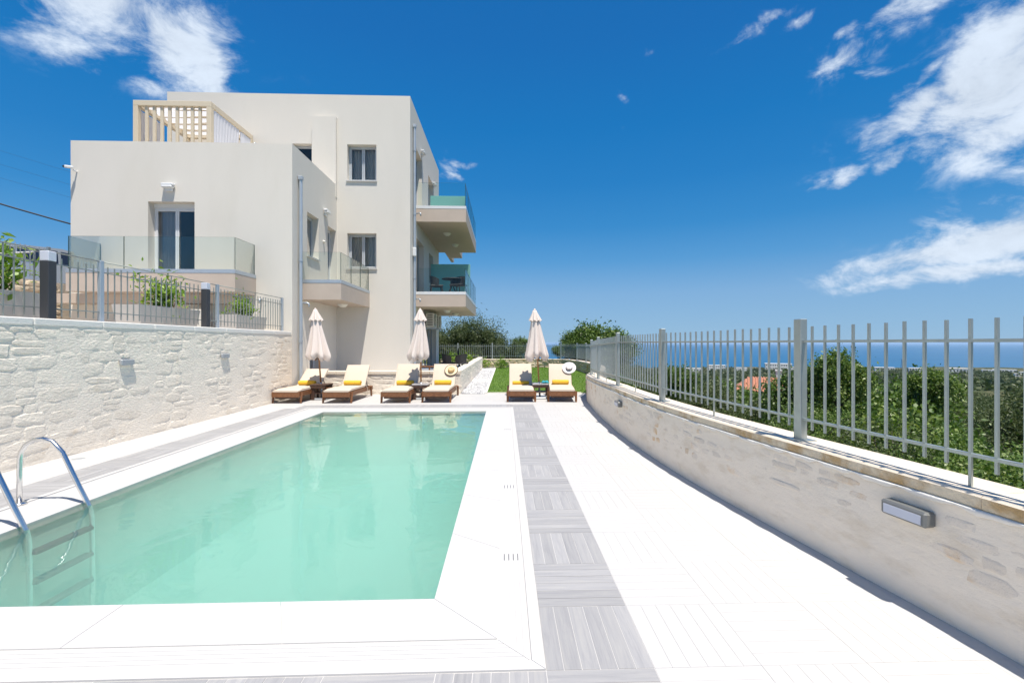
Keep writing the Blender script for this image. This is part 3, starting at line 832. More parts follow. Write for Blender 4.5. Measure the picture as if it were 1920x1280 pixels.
# ------------------------------------------------------------------ tall stone wall on the left
lw = thing('stone_wall', 'tall pale limestone retaining wall along the left side of the pool', 'wall', (0, 0, 0))
LP = Path([(-6.0, -4.0), (-6.0, 13.03)], straight=True)
wall_body('mortar_core', LP, 0, LP.len, .36, -.05, lambda s: 1.78, 'mortar', lw, .007, .10, 16, 1.0, -1)
PR_L = stone_protos('pale', 'stone', 16, .10, .9, 5, .97)
nl = lay_stones(lw, PR_L, LP, 8.0, 17.0, .0, lambda s: 1.775, (.09, .25), (.20, .60), (.0045, .011), random.Random(21), -1, gap=.0, cap=300)
for i in range(17):
    y0, y1 = -4 + i, min(-3 + i, 13.04)
    MB().cbox((-6.172, (y0 + y1) / 2, 1.825), (.365, y1 - y0 - .004, .095), .012).build('coping_stone', 'cap_white', lw)
for (yy, zz, lb) in ((7.40, 1.25, 'silver box light on the pale stone wall, the one nearer the pool ladder'), (9.93, 1.28, 'silver box light on the pale stone wall, the one nearer the villa')):
    t = thing('wall_light', lb, 'wall light', (-5.93, yy, zz), 'box lights on the left stone wall')
    MB().cbox((-5.97, yy, zz), (.05, .25, .085), .010).build('housing', 'lamp_grey', t)
    MB().box((-5.968, yy, zz - .044), (.035, .21, .006)).build('lens', 'lamp_glass', t)

# ------------------------------------------------------------------ curved wall on the right, garden wall beyond
RPTS = [(3.2, -3.5), (2.85, -1.0), (2.62, .9), (2.47, 2.28), (2.33, 3.26), (2.235, 3.9), (2.07, 5.2), (1.98, 6.6), (1.965, 8.1), (2.02, 9.8), (2.13, 11.4), (2.27, 12.6), (2.72, 14.2), (3.45, 17.0), (3.95, 20.0), (4.08, 23.0), (3.98, 25.4), (3.6, 27.2), (2.75, 28.15), (1.4, 28.4), (-1.5, 28.45), (-5.2, 28.5)]
RP = Path(RPTS)
def s_at_y(y):
    for i, p in enumerate(RP.p):
        if p.y >= y: return RP.c[i]
S0, SK, S1 = s_at_y(-3.4), s_at_y(12.55), RP.len
def zc(s): return float(np.interp(s, [0, s_at_y(8.5), s_at_y(12.5), s_at_y(20), S1], [.765, .765, .67, .58, .55]))
rw = thing('retaining_wall', 'low curved plastered stone wall with cream coping on the right of the deck', 'wall', (0, 0, 0))
wall_body('mortar_core', RP, S0, SK, .34, -.05, lambda s: zc(s) - .098, 'mortar_r', rw, .0045, .10, 10, 2.0, 1)
MB().add([], [])
PR_R = stone_protos('washed', 'stone_r', 14, .40, .05, 9, .88)
zb = lambda s: .20 + .06 * math.sin(s * 1.3)
lay_stones(rw, PR_R, RP, s_at_y(1.3), SK - .1, .10, lambda s: zc(s) - .115, (.075, .17), (.14, .46), (.0042, .0075), random.Random(4), 1, keep=.78, gap=.02, zmin=lambda s: .30 + .05 * math.sin(s * 1.1))
gw = thing('garden_wall', 'rough ochre fieldstone wall curving round the back of the lawn', 'wall', (0, 0, 0))
wall_body('mortar_core', RP, SK, S1, .34, -.05, lambda s: zc(s) - .098, 'rustic_mortar', gw, .02, .16, 6, 3.0, 1)
PR_G = stone_protos('rustic', 'rustic', 12, .14, .5, 15)
lay_stones(gw, PR_G, RP, SK + .3, S1 - .1, .0, lambda s: zc(s) - .10, (.11, .22), (.22, .58), (.03, .07), random.Random(8), 1, gap=.025, cap=260)
def coping_run(parent, s0, s1, ln, in_, out_):
    s = s0; n = 5
    while s < s1 - .05:
        e = min(s + ln * rng.uniform(.85, 1.15), s1)
        m = MB(); vs = []
        for i in range(n + 1):
            q = s + .0015 + (e - s - .003) * i / n; p, t, nn = RP.at(q); z = zc(q); j = .006 * wob(q * 3, q)
            a, b_ = p + nn * (in_ + j), p - nn * out_
            for (pp, zz) in ((a + nn * (-.01), z - .082), (a, z - .07), (a, z - .014), (a - nn * .014, z), (b_, z), (b_, z - .082)): vs.append(pp + Vector((0, 0, zz)))
        fs = []; mi = []
        for i in range(n):
            for j in range(6):
                A, B_ = i * 6 + j, i * 6 + (j + 1) % 6
                fs.append((A, A + 6, B_ + 6, B_)); mi.append(1 if j in (0, 1) else 0)
        fs += [(0, 1, 2, 3, 4, 5), tuple(n * 6 + j for j in range(5, -1, -1))]; mi += [0, 0]
        k = len(m.f); m.add(vs, fs); m.m[k:] = mi
        m.build('coping_stone', ['cap', 'cap_edge'], parent)
        s = e
coping_run(rw, S0, SK, .95, .012, .32)
coping_run(gw, SK, S1, .9, .03, .33)
# ragged white mortar bead under the coping
m = MB(); vs = []; s = S0; k = 0
while s < SK:
    p, t, nn = RP.at(s); z = zc(s) - .082; q = .008 + .006 * wob(s * 7, s * 3); h = .016 + .010 * wob(s * 9, s * 2, 1) + .006 * math.sin(s * 41)
    vs += [p - nn * .02 + Vector((0, 0, z + .002)), p + nn * (.014 + q) + Vector((0, 0, z + .002)), p + nn * (.018 + q) + Vector((0, 0, z - h * .6)), p + nn * .006 + Vector((0, 0, z - h - .012))]
    s += .035; k += 1
m.add(vs, [(i * 4 + j, i * 4 + 4 + j, i * 4 + 5 + j, i * 4 + 1 + j) for i in range(k - 1) for j in range(3)])
m.build('mortar_bead', 'cap_white', rw, True)
def wall_box_light(s, z, lb, w=.27, h=.088):
    p, t, nn = RP.at(s); rz = math.atan2(nn.y, nn.x) + math.pi / 2
    th = thing('wall_light', lb, 'wall light', tuple(p + Vector((0, 0, z))), 'box lights on the curved wall', rz)
    f = MB(); f.cbox((0, -.035, 0), (w, .08, h), .012); f.build('housing', 'lamp_dark', None).parent = th
    g = MB(); g.box((0, -.0765, -.004), (w - .05, .005, h - .035)); g.build('lens', 'lamp_glass', None).parent = th
wall_box_light(s_at_y(2.60), .545, 'large grey rectangular light with frosted lens on the curved wall, close up at the right')
wall_box_light(s_at_y(7.66), .52, 'small grey rectangular light on the curved wall, nearer the loungers')

# ------------------------------------------------------------------ fences
def unit_bar(name, w, d, h, m):
    b = MB(); b.box((0, 0, h / 2), (w, d, h)); return b.mesh(name, m)
PICK, PICKL, POST = unit_bar('picket', .0145, .0145, .82, 'alu'), unit_bar('picket', .0145, .0145, .92, 'alu'), None
pb = MB(); pb.cbox((0, 0, .49), (.06, .08, .98), .004); pb.box((0, 0, .004), (.17, .15, .008)); POST = pb.mesh('post', 'alu')
def run_fence(parent, pts, zf, cut_first=False):
    """posts on pts; straight bays with two rails and square pickets"""
    for i, p in enumerate(pts):
        a = pts[min(i + 1, len(pts) - 1)] - pts[max(i - 1, 0)]; rz = math.atan2(-a.x, a.y)
        o = bpy.data.objects.new('post', POST); link(o, parent); o.location = p + Vector((0, 0, zf(i))); o.rotation_euler = (0, 0, rz)
    for i in range(len(pts) - 1):
        a, b_ = pts[i] + Vector((0, 0, zf(i))), pts[i + 1] + Vector((0, 0, zf(i + 1)))
        dv = b_ - a; ln = dv.length; u = dv / ln; rz = math.atan2(-u.x, u.y)
        for hz, w_, h_ in ((.175, .026, .018), (.80, .026, .018)):
            m = MB(); c = (a + b_) / 2 + Vector((0, 0, hz)); el_ = math.asin(u.z)
            m.box(tuple(c), (w_, ln - .062, h_), Euler((el_, 0, rz)).to_matrix()); m.build('rail', 'alu', parent)
        n = max(2, round(ln / .1225) - 1)
        for j in range(n):
            q = a + dv * (j + 1) / (n + 1); mid = j == n // 2
            o = bpy.data.objects.new('picket', PICKL if mid else PICK); link(o, parent)
            o.location = q + Vector((0, 0, .0 if mid else .10 + rng.uniform(-.003, .003))); o.rotation_euler = (0, 0, rz)
def fpt(y, off=.125):
    p, t, nn = RP.at(s_at_y(y)); return p - nn * off
pf = thing('metal_fence', 'galvanised picket fence on top of the curved wall beside the deck', 'fence', (0, 0, 0), 'galvanised picket fences')
ys = [-1.2, 1.15, 3.58, 6.04, 8.38, 10.66, 12.75]
run_fence(pf, [fpt(y) for y in ys], lambda i: zc(s_at_y(ys[i])) - .001)
gf = thing('metal_fence', 'galvanised picket fence round the far edge of the lawn', 'fence', (0, 0, 0), 'galvanised picket fences')
ss = [s_at_y(12.95)]
while ss[-1] < S1 - 1.2: ss.append(ss[-1] + 2.15)
gp = []
for s in ss:
    p, t, nn = RP.at(s); gp.append(p - nn * .125)
run_fence(gf, gp, lambda i: zc(ss[i]) - .001)

tf = thing('metal_fence', 'galvanised picket fence with a thin handrail along the top of the tall stone wall', 'fence', (0, 0, 0), 'galvanised picket fences')
TX, TB = -6.20, 1.872
tp = [Vector((TX, y, TB)) for y in (-1.4, 1.4, 4.35, 7.2, 10.03, 12.88)]
TPICK, TPICKL = unit_bar('picket', .013, .013, .81, 'alu_dull'), unit_bar('picket', .013, .013, .92, 'alu_dull')
pb = MB(); pb.cbox((0, 0, .47), (.05, .07, .94), .004); pb.box((0, 0, .004), (.12, .15, .008)); TPOST = pb.mesh('post', 'pipe')
for p in tp:
    o = bpy.data.objects.new('post', TPOST); link(o, tf); o.location = p
for i in range(len(tp) - 1):
    a, b_ = tp[i], tp[i + 1]; ln = b_.y - a.y
    for hz, w_, h_ in ((.15, .02, .014), (.76, .02, .014)):
        MB().box((TX, (a.y + b_.y) / 2, TB + hz), (w_, ln - .052, h_)).build('rail', 'alu_dull', tf)
    MB().tube([(TX, a.y + .026, TB + .925), (TX, b_.y - .026, TB + .925)], .009, 8).build('handrail', 'alu_dull', tf, True)
    n = round(ln / .1225) - 1
    for j in range(n):
        mid = j == n // 2
        o = bpy.data.objects.new('picket', TPICKL if mid else TPICK); link(o, tf)
        o.location = (TX, a.y + ln * (j + 1) / (n + 1), TB + (0 if mid else .045))

# ------------------------------------------------------------------ villa
V = thing('villa', 'modern cream villa of stacked cubic blocks with glass balconies beyond the pool', 'house', (0, 0, 0))
AX0, AX1, AY, BY, BX0, BX1, BYB = -12.05, -6.0, 13.05, 16.45, -11.9, -3.4, 23.5
AZ, BZ = 7.17, 10.4
X_, Y_ = Vector((1, 0, 0)), Vector((0, 1, 0))
w = MB()
holed(w, (AX0, AY, -.5), X_, -Y_, AX1 - AX0, AZ + .5, [(-9.96 - AX0, 3.95, -8.69 - AX0, 6.0)], .30)
SH = [(14.02 - AY, 4.22 + .5, 14.88 - AY, 5.54 + .5), (15.62 - AY, 3.40 + .5, 16.37 - AY, 5.52 + .5), (14.21 - AY, .32 + .5, 15.02 - AY, 2.2 + .5)]
holed(w, (AX1, AY, -.5), Y_, X_, BY - AY, AZ + .5, SH, .26)
w.quad((AX0, AY, -.5), (AX0, BYB, -.5), (AX0, BYB, AZ), (AX0, AY, AZ))
# parapet and roof terrace of the lower block
pt = .2
w.quad((AX0, AY, AZ), (AX1, AY, AZ), (AX1 - pt, AY + pt, AZ), (AX0 + pt, AY + pt, AZ))
w.quad((AX1, AY, AZ), (AX1, BY, AZ), (AX1 - pt, BY, AZ), (AX1 - pt, AY + pt, AZ))
w.quad((AX0, AY, AZ), (AX0 + pt, AY + pt, AZ), (AX0 + pt, BY, AZ), (AX0, BY, AZ))
w.quad((AX0 + pt, AY + pt, AZ), (AX1 - pt, AY + pt, AZ), (AX1 - pt, AY + pt, 6.7), (AX0 + pt, AY + pt, 6.7))
w.quad((AX1 - pt, AY + pt, AZ), (AX1 - pt, BY, AZ), (AX1 - pt, BY, 6.7), (AX1 - pt, AY + pt, 6.7))
w.quad((AX0 + pt, AY + pt, AZ), (AX0 + pt, BY, AZ), (AX0 + pt, BY, 6.7), (AX0 + pt, AY + pt, 6.7))
w.quad((AX0 + pt, AY + pt, 6.7), (AX1 - pt, AY + pt, 6.7), (AX1 - pt, BY, 6.7), (AX0 + pt, BY, 6.7))
w.build('wall', 'stucco', V)
w = MB(); Z0 = -.5
FH = [(-5.63 - BX0, 7.35 - Z0, -4.6 - BX0, 8.64 - Z0), (-5.63 - BX0, 4.22 - Z0, -4.6 - BX0, 5.47 - Z0), (-7.55 - BX0, 7.35 - Z0, -6.83 - BX0, 8.64 - Z0)]
holed(w, (BX0, BY, Z0), X_, -Y_, BX1 - BX0, BZ - Z0, FH, .20)
RH = [(17.42 - BY, 6.85 - Z0, 18.75 - BY, 9.0 - Z0), (20.3 - BY, 6.85 - Z0, 21.7 - BY, 9.0 - Z0), (17.6 - BY, 3.5 - Z0, 19.2 - BY, 5.6 - Z0), (20.5 - BY, 4.3 - Z0, 21.6 - BY, 5.6 - Z0), (17.0 - BY, .32 - Z0, 18.2 - BY, 2.42 - Z0), (18.9 - BY, .32 - Z0, 22.6 - BY, 2.35 - Z0)]
holed(w, (BX1, BY, Z0), Y_, X_, BYB - BY, BZ - Z0, RH, .22)
w.quad((BX0, BY, Z0), (BX0, BYB, Z0), (BX0, BYB, BZ), (BX0, BY, BZ))
w.quad((BX0, BYB, Z0), (BX1, BYB, Z0), (BX1, BYB, BZ), (BX0, BYB, BZ))
for (a, b_, c, d_) in (((BX0, BY), (BX1, BY), (BX1 - pt, BY + pt), (BX0 + pt, BY + pt)), ((BX1, BY), (BX1, BYB), (BX1 - pt, BYB - pt), (BX1 - pt, BY + pt)), ((BX1, BYB), (BX0, BYB), (BX0 + pt, BYB - pt), (BX1 - pt, BYB - pt)), ((BX0, BYB), (BX0, BY), (BX0 + pt, BY + pt), (BX0 + pt, BYB - pt))):
    w.quad((*a, BZ), (*b_, BZ), (*c, BZ), (*d_, BZ)); w.quad((*c, BZ), (*d_, BZ), (*d_, BZ - .5), (*c, BZ - .5))
w.quad((BX0 + pt, BY + pt, BZ - .5), (BX1 - pt, BY + pt, BZ - .5), (BX1 - pt, BYB - pt, BZ - .5), (BX0 + pt, BYB - pt, BZ - .5))
w.build('wall', 'stucco', V)
w = MB()                                   # floors inside, so that rooms are rooms
for z in (.25, 3.35, 6.6): w.bb(BX0 + .05, BX1 - .3, BY + .35, BYB - .05, z - .1, z)
for z in (.25, 3.35): w.bb(AX0 + .05, AX1 - .35, AY + .4, BY - .05, z - .1, z)
w.bb(BX0 + .1, BX1 - 2.4, BY + 3.0, BY + 3.1, .3, 10.0 - .2)
w.build('floor', 'soffit', V)
MB().bb(-6.82, -5.985, BY - .14, BY + .05, 6.72, 9.56).build('chimney_breast', 'stucco', V)
window(V, (-5.63, BY, 7.35), X_, -Y_, 1.03, 1.29, 'frame_grey', 2, curtain=[(0, 1, 'room_curtain')], label='upper window of the tall block')
window(V, (-5.63, BY, 4.22), X_, -Y_, 1.03, 1.25, 'frame_grey', 2, curtain=[(.0, 1, 'room_curtain')], label='lower window of the tall block')
window(V, (-7.55, BY, 7.35), X_, -Y_, .72, 1.29, 'frame_grey', 1, label='window half hidden behind the roof terrace parapet')
window(V, (AX1, 14.02, 4.22), Y_, X_, .86, 1.32, 'frame_grey', 1, label='narrow side window above the small balcony')
window(V, (AX1, 15.62, 3.40), Y_, X_, .75, 2.12, 'white_paint', 1, sill=False, name='balcony_door')
window(V, (AX1, 14.21, .32), Y_, X_, .81, 1.88, 'white_paint', 1, sill=False, name='glass_door')
window(V, (-9.96, AY, 3.45), X_, -Y_, 1.27, 2.05, 'white_paint', 2, sill=False, name='balcony_door', curtain=[(0, .42, 'sheer')], drop=.11, rec=.24, label='white double glass door behind the front balcony')
window(V, (BX1, 17.42, 6.85), Y_, X_, 1.33, 2.15, 'frame_grey', 2, sill=False, name='balcony_door')
window(V, (BX1, 20.3, 6.85), Y_, X_, 1.4, 2.15, 'frame_grey', 2, sill=False, name='balcony_door')
window(V, (BX1, 17.6, 3.5), Y_, X_, 1.6, 2.1, 'frame_grey', 2, sill=False, name='balcony_door')
window(V, (BX1, 20.5, 4.3), Y_, X_, 1.1, 1.3, 'frame_grey', 2)
window(V, (BX1, 17.0, .32), Y_, X_, 1.2, 2.1, 'frame_grey', 2, sill=False, name='glass_door', curtain=[(0, 1, 'curtain')])
window(V, (BX1, 18.9, .32), Y_, X_, 3.7, 2.03, 'frame_grey', 4, sill=False, name='glass_door', curtain=[(0, .6, 'curtain')])

def glass_run(parent, p, q, z0, z1, n):
    p, q = Vector((*p, 0)), Vector((*q, 0)); dv = q - p; ln = dv.length; u = dv / ln; rz = math.atan2(u.y, u.x)
    for i in range(n):
        c = p + dv * (i + .5) / n
        g = MB(); g.box((c.x, c.y, (z0 + z1) / 2), (ln / n - .012, .014, z1 - z0), (0, 0, rz)); g.m = [1, 1, 0, 0, 1, 1]; o = g.build('glass_panel', ['glass', 'glass_edge'], parent)
def channel(mb, x0, x1, y0, y1, z0, z1): mb.bb(x0, x1, y0, y1, z0, z1)
def dome(parent, x, y, z, r=.14):
    MB().lathe((x, y, z), [(.02, -.11), (r * .6, -.095), (r * .92, -.05), (r, -.018), (r * 1.1, -.012), (r * 1.1, 0)], 20).build('ceiling_lamp', 'dome', parent, True)
def spout(parent, x, y, z, dx, dy, ln=.2):
    MB().tube([(x, y, z), (x + dx * ln, y + dy * ln, z), (x + dx * (ln + .05), y + dy * (ln + .05), z - .02), (x + dx * (ln + .06), y + dy * (ln + .06), z - .12)], .025, 8).build('drain_spout', 'pipe', parent, True)
# front balcony of the lower block
bx0, bx1, by = -11.25, -7.0, 12.05
b = MB(); b.bb(bx0, bx1, by, AY - .002, 2.88, 3.36); b.bb(bx0 + .004, bx1 - .004, by + .004, AY - .002, 3.36, 3.38)
fb_ = b.build('balcony', 'slab', V); fb_['label'] = 'front balcony with green glass on three sides'
c = MB(); c.bb(bx0 - .004, bx1 + .004, by - .006, by + .07, 3.361, 3.46); c.bb(bx0 - .004, bx0 + .07, by + .071, AY - .004, 3.361, 3.46); c.bb(bx1 - .07, bx1 + .004, by + .071, AY - .004, 3.361, 3.46)
c.build('rail_channel', 'pipe', fb_)
glass_run(fb_, (bx0 + .03, by + .03), (bx1 - .03, by + .03), 3.42, 4.30, 3); glass_run(fb_, (bx0 + .03, by + .05), (bx0 + .03, AY - .02), 3.42, 4.30, 1); glass_run(fb_, (bx1 - .03, by + .05), (bx1 - .03, AY - .02), 3.42, 4.30, 1)
spout(V, -6.86, AY + .02, 2.78, .25, -.97, .15)
# wall below it: deep beam
MB().bb(AX0 + .1, -7.3, AY - .5, AY - .003, 2.62, 2.875).build('beam', 'slab', V)
# small balcony in the inner corner
sx, sy = -4.84, 13.62
b = MB(); b.bb(AX1 + .002, sx, sy, BY - .002, 2.83, 3.32)
sb = b.build('balcony', 'slab', V); sb['label'] = 'small balcony in the inner corner of the two blocks'
c = MB(); c.bb(AX1 + .002, sx + .004, sy - .006, sy + .07, 3.321, 3.42); c.bb(sx - .07, sx + .004, sy + .071, BY - .004, 3.321, 3.42); c.build('rail_channel', 'pipe', sb)
glass_run(sb, (AX1 + .02, sy + .03), (sx - .03, sy + .03), 3.38, 4.24, 1); glass_run(sb, (sx - .03, sy + .05), (sx - .03, BY - .02), 3.38, 4.24, 3)
dome(sb, -5.35, 15.2, 2.83, .15); spout(V, AX1 + .01, 13.5, 2.72, 1, -.1, .22)
# right-hand balconies
for (z0, z1, y0, lb) in ((6.20, 6.70, 17.55, 'upper balcony on the sea side'), (2.94, 3.40, 17.45, 'lower balcony on the sea side with table and chairs')):
    x1 = -1.50; b = MB(); b.bb(BX1 + .002, x1, y0, 23.55, z0, z1)
    if z0 > 5: b.bb(BX1 + .3, -2.35, 23.552, 25.1, z0 + .002, z1 - .002); b.bb(BX1 + .3, -2.95, 25.102, 26.4, z0 + .002, z1 - .002)
    bb_ = b.build('balcony', 'slab', V); bb_['label'] = lb
    c = MB(); zt = z1 + .11
    c.bb(BX1 + .002, x1 + .004, y0 - .006, y0 + .07, z1 + .001, zt); c.bb(x1 - .07, x1 + .004, y0 + .071, 23.54, z1 + .001, zt); c.build('rail_channel', 'white_paint', bb_)
    glass_run(bb_, (BX1 + .05, y0 + .03), (x1 - .03, y0 + .03), zt - .05, z1 + 1.0, 1); glass_run(bb_, (x1 - .03, y0 + .05), (x1 - .03, 23.5), zt - .05, z1 + 1.0, 4)
    yd = 18.4 if z0 > 5 else 20.9
    dv_ = MB(); dv_.bb(-3.0 if z0 > 5 else BX1 + .02, x1 - .09, yd, yd + .016, z1 + .002, z1 + (.76 if z0 > 5 else 1.75)); dv_.build('privacy_screen', 'frosted', bb_)
    dome(bb_, -2.45, 19.4, z0, .15); dome(bb_, -2.35, 21.6, z0, .15)
    spout(V, BX1 + .01, y0 - .09, z0 + .27, .8, -.6, .2)
# rain pipes
def downpipe(x, y, z0, z1, r=.05):
    p = MB(); p.tube([(x, y, z0), (x, y, z1)], r, 12); o = p.build('rain_pipe', 'pipe', V, True); smoothed(o, 50)
    for z in np.arange(z0 + 1.3, z1, 2.35):
        MB().lathe((x, y, z), [(r + .001, -.03), (r + .012, -.03), (r + .012, .03), (r + .001, .03)], 12).build('pipe_collar', 'pipe', o)
    MB().cbox((x, y, z1), (r * 2.5, r * 2.5, .11), .01).build('pipe_head', 'pipe', o)
downpipe(AX1 + .075, 13.42, .3, 6.33); downpipe(BX1 + .06, 16.93, .3, 9.55)
MB().cbox((BX1 + .07, 16.88, 4.9), (.13, .12, .32), .02).build('cable_box', 'white_paint', V)
def wall_lamp(p, n):
    p, n = Vector(p), Vector(n); u = Vector((-n.y, n.x, 0)); rot = Matrix((u, n, Vector((0, 0, 1)))).transposed()
    a = MB(); a.cbox((0, 0, 0), (.26, .10, .05), .012); a.cbox((0, .012, -.055), (.24, .12, .05), .02); a.cbox((0, -.03, -.06), (.16, .05, .16), .01)
    a.v = [tuple(rot @ (Vector(q) * 1.25) + p) for q in a.v]; a.build('wall_lamp', 'white_paint', V)
wall_lamp((-9.36, AY - .08, 5.95), (0, -1, 0)); wall_lamp((AX1 + .08, 15.37, 5.95), (1, 0, 0)); wall_lamp((BX1 + .08, 18.6, 9.3), (1, 0, 0)); wall_lamp((BX1 + .08, 21.6, 9.05), (1, 0, 0))
MB().lathe((AX1 + .02, 15.25, 4.9), [(.02, -.04), (.05, -.02), (.05, .02), (.02, .04)], 10).build('switch', 'dome', V, True)
c = MB(); c.cbox((AX0 + .13, AY - .2, 6.36), (.08, .20, .07), .02, (R(10), 0, R(-25))); c.tube([(AX0 + .17, AY, 6.3), (AX0 + .16, AY - .1, 6.32)], .02, 8); cm_ = c.build('security_camera', 'white_paint', V)
MB().cbox((AX0 + .082, AY - .30, 6.34), (.06, .02, .05), .008, (R(10), 0, R(-25))).build('camera_lens', 'black', cm_)
def split_unit(parent, c, w_, h_, d_, face, name='air_conditioner'):
    """outdoor unit; face = unit vector of the fan side"""
    c, n = Vector(c), Vector(face); u = Vector((-n.y, n.x, 0)); rot = Matrix((u, n, Vector((0, 0, 1)))).transposed()
    def T_(mb): mb.v = [tuple(rot @ Vector(q) + c) for q in mb.v]; return mb
    if parent is None:
        a = T_(MB().cbox((0, 0, 0), (w_, d_, h_), .015))
        return a, T_
    a = T_(MB().cbox((0, 0, 0), (w_, d_, h_), .015)).build(name, 'ac_white', parent)
    f = MB(); rr = min(w_ * .33, h_ * .42)
    f.tube([(-w_ * .1, d_ / 2 - .01, 0), (-w_ * .1, d_ / 2 + .006, 0)], rr, 24); T_(f).build('fan_grille', 'ac_dark', a)
    g = MB()
    for k in range(7): g.box((w_ / 2 + .002, 0, -h_ * .36 + k * h_ * .12), (.008, d_ * .7, h_ * .05))
    for k in range(7): g.box((-w_ / 2 - .002, 0, -h_ * .36 + k * h_ * .12), (.008, d_ * .7, h_ * .05))
    T_(g).build('louvre', 'ac_dark', a)
    for k in range(2, 6): 
        q = MB(); rad = rr * k / 6
        q.tube([(-w_ * .1 + rad * math.cos(R(x)), d_ / 2 + .012, rad * math.sin(R(x))) for x in range(0, 361, 20)], .006, 4); T_(q).build('grille_ring', 'ac_white', a)
    return a
for yy in (19.35, 20.75):
    split_unit(V, (BX1 + .30, yy, 2.50), .85, .58, .32, (1, 0, 0))
    br = MB(); br.bb(BX1 + .003, BX1 + .5, yy - .3, yy - .26, 2.16, 2.20); br.bb(BX1 + .003, BX1 + .5, yy + .26, yy + .3, 2.16, 2.20); br.build('bracket', 'pipe', V)
# loose things on the lower sea-side balcony
def rattan_chair(loc, rz, lb, group):
    t = thing('rattan_chair', lb, 'chair', (0, 0, 0), group)
    MB().cbox((0, 0, .43), (.52, .5, .06), .02).build('seat', 'rattan', t)
    b = MB(); pr = []
    for i in range(9):
        a = R(-100 + 200 * i / 8); hgt = .66 + .16 * math.cos(a / 1.25)
        pr.append(((.28 * math.sin(a), -.26 * math.cos(a) * .95 + .02), hgt))
    for i in range(8):
        (p, h0), (q, h1) = pr[i], pr[i + 1]
        for (sx_, o_) in ((1.0, 0), (.93, 0)):
            pass
        b.add([(p[0], p[1], .40), (q[0], q[1], .40), (q[0] * 1.16, q[1] * 1.16, h1), (p[0] * 1.16, p[1] * 1.16, h0), (p[0] * .9, p[1] * .9, .40), (q[0] * .9, q[1] * .9, .40), (q[0] * 1.06, q[1] * 1.06, h1), (p[0] * 1.06, p[1] * 1.06, h0)],
              [(0, 1, 2, 3), (7, 6, 5, 4), (3, 2, 6, 7), (0, 4, 5, 1), (0, 3, 7, 4), (1, 5, 6, 2)])
    b.build('backrest', 'rattan', t)
    for sx_ in (-1, 1):
        for sy_ in (-1, 1): MB().tube([(sx_ * .21, sy_ * .2, .41), (sx_ * .25, sy_ * .25, 0)], [.022, .016], 8).build('leg', 'rattan', t)
    t.location = loc; t.rotation_euler = (0, 0, rz); return t
def bistro_table(loc, lb, r=.42, h=.74):
    t = thing('bistro_table', lb, 'table', (0, 0, 0))
    MB().lathe((0, 0, h), [(r, -.03), (r + .01, -.015), (r, 0), (.01, .002)], 24).build('tabletop', 'rattan', t)
    for k in range(4):
        a = R(45 + 90 * k); MB().tube([(.1 * math.cos(a), .1 * math.sin(a), h - .03), (.06 * math.cos(a), .06 * math.sin(a), .4), (r * .75 * math.cos(a), r * .75 * math.sin(a), 0)], .018, 8).build('leg', 'rattan', t)
    t.location = loc; return t
rattan_chair((-2.75, 18.35, 3.40), R(-75), 'dark rattan armchair on the lower sea-side balcony, next to the house wall', 'dark rattan chairs')
bistro_table((-2.12, 18.45, 3.40), 'dark round table on the lower sea-side balcony')
rattan_chair((-1.85, 18.05, 3.40), R(150), 'dark rattan armchair on the lower sea-side balcony, at the glass', 'dark rattan chairs')

# pergola on the roof terrace
pg = thing('pergola', 'cream slatted pergola with white drapes on the roof terrace', 'pergola', (-9.97, 15.1, 6.7))
gx0, gx1, gy0, gy1, gz = -11.13, -8.84, 14.0, 16.3, 8.82
for x in (gx0 + .07, gx1 - .07):
    for y in (gy0 + .07, gy1 - .07): MB().cbox((x, y, (6.702 + gz - .16) / 2), (.14, .14, gz - .16 - 6.702), .008).build('post', 'cream_wood', pg)
for y in (gy0 + .07, gy1 - .07): MB().cbox(((gx0 + gx1) / 2, y, gz - .08), (gx1 - gx0, .14, .158), .008).build('beam', 'cream_wood', pg)
for x in (gx0 + .07, gx1 - .07): MB().cbox((x, (gy0 + gy1) / 2, gz - .08), (.14, gy1 - gy0 - .284, .158), .008).build('beam', 'cream_wood', pg)
for i in range(8):
    x = gx0 + .14 + (gx1 - gx0 - .28) * (i + 1) / 9
    MB().cbox((x, gy0 + .07, (6.702 + gz - .162) / 2), (.085, .06, gz - .162 - 6.702), .006).build('slat', 'cream_wood', pg)
for i in range(4): MB().cbox(((gx0 + gx1) / 2, gy0 + .45 + i * .47, gz - .03), (gx1 - gx0 - .3, .05, .09), .006).build('rafter', 'cream_wood', pg)
def drape(pts, amp, n, zt, zb, name='curtain', gather=0.0):
    (x0, y0), (x1, y1) = pts; m = MB(); vs = []; L_ = Vector((x1 - x0, y1 - y0, 0)); nn = Vector((-L_.y, L_.x, 0)).normalized(); rows = 6
    for i in range(n + 1):
        for j in range(rows + 1):
            v = j / rows; f = i / n * (1 - gather * v * v) ; a = amp * (.5 + .5 * v) * math.sin(i * 1.9)
            p = Vector((x0, y0, 0)) + L_ * f + nn * a; vs.append((p.x, p.y, zt + (zb - zt) * v))
    w_ = rows + 1
    m.add(vs, [(i * w_ + j, (i + 1) * w_ + j, (i + 1) * w_ + j + 1, i * w_ + j + 1) for i in range(n) for j in range(rows)]); m.build(name, 'curtain', pg, True)
drape(((gx1 - .02, gy0 + .15), (gx1 - .02, gy0 + 1.5)), .02, 30, gz - .18, 6.75, gather=.6)
drape(((gx0 + .03, gy0 + .2), (gx0 + .03, gy0 + 1.2)), .045, 26, gz - .20, 6.75, gather=.4)
drape(((gx1 - .02, gy1 - .75), (gx1 - .02, gy1 - .15)), .04, 20, gz - .18, 6.75, gather=-.0)
m = MB(); vs = []; n1, n2 = 16, 6                 # canopy cloth swagged over the rafters
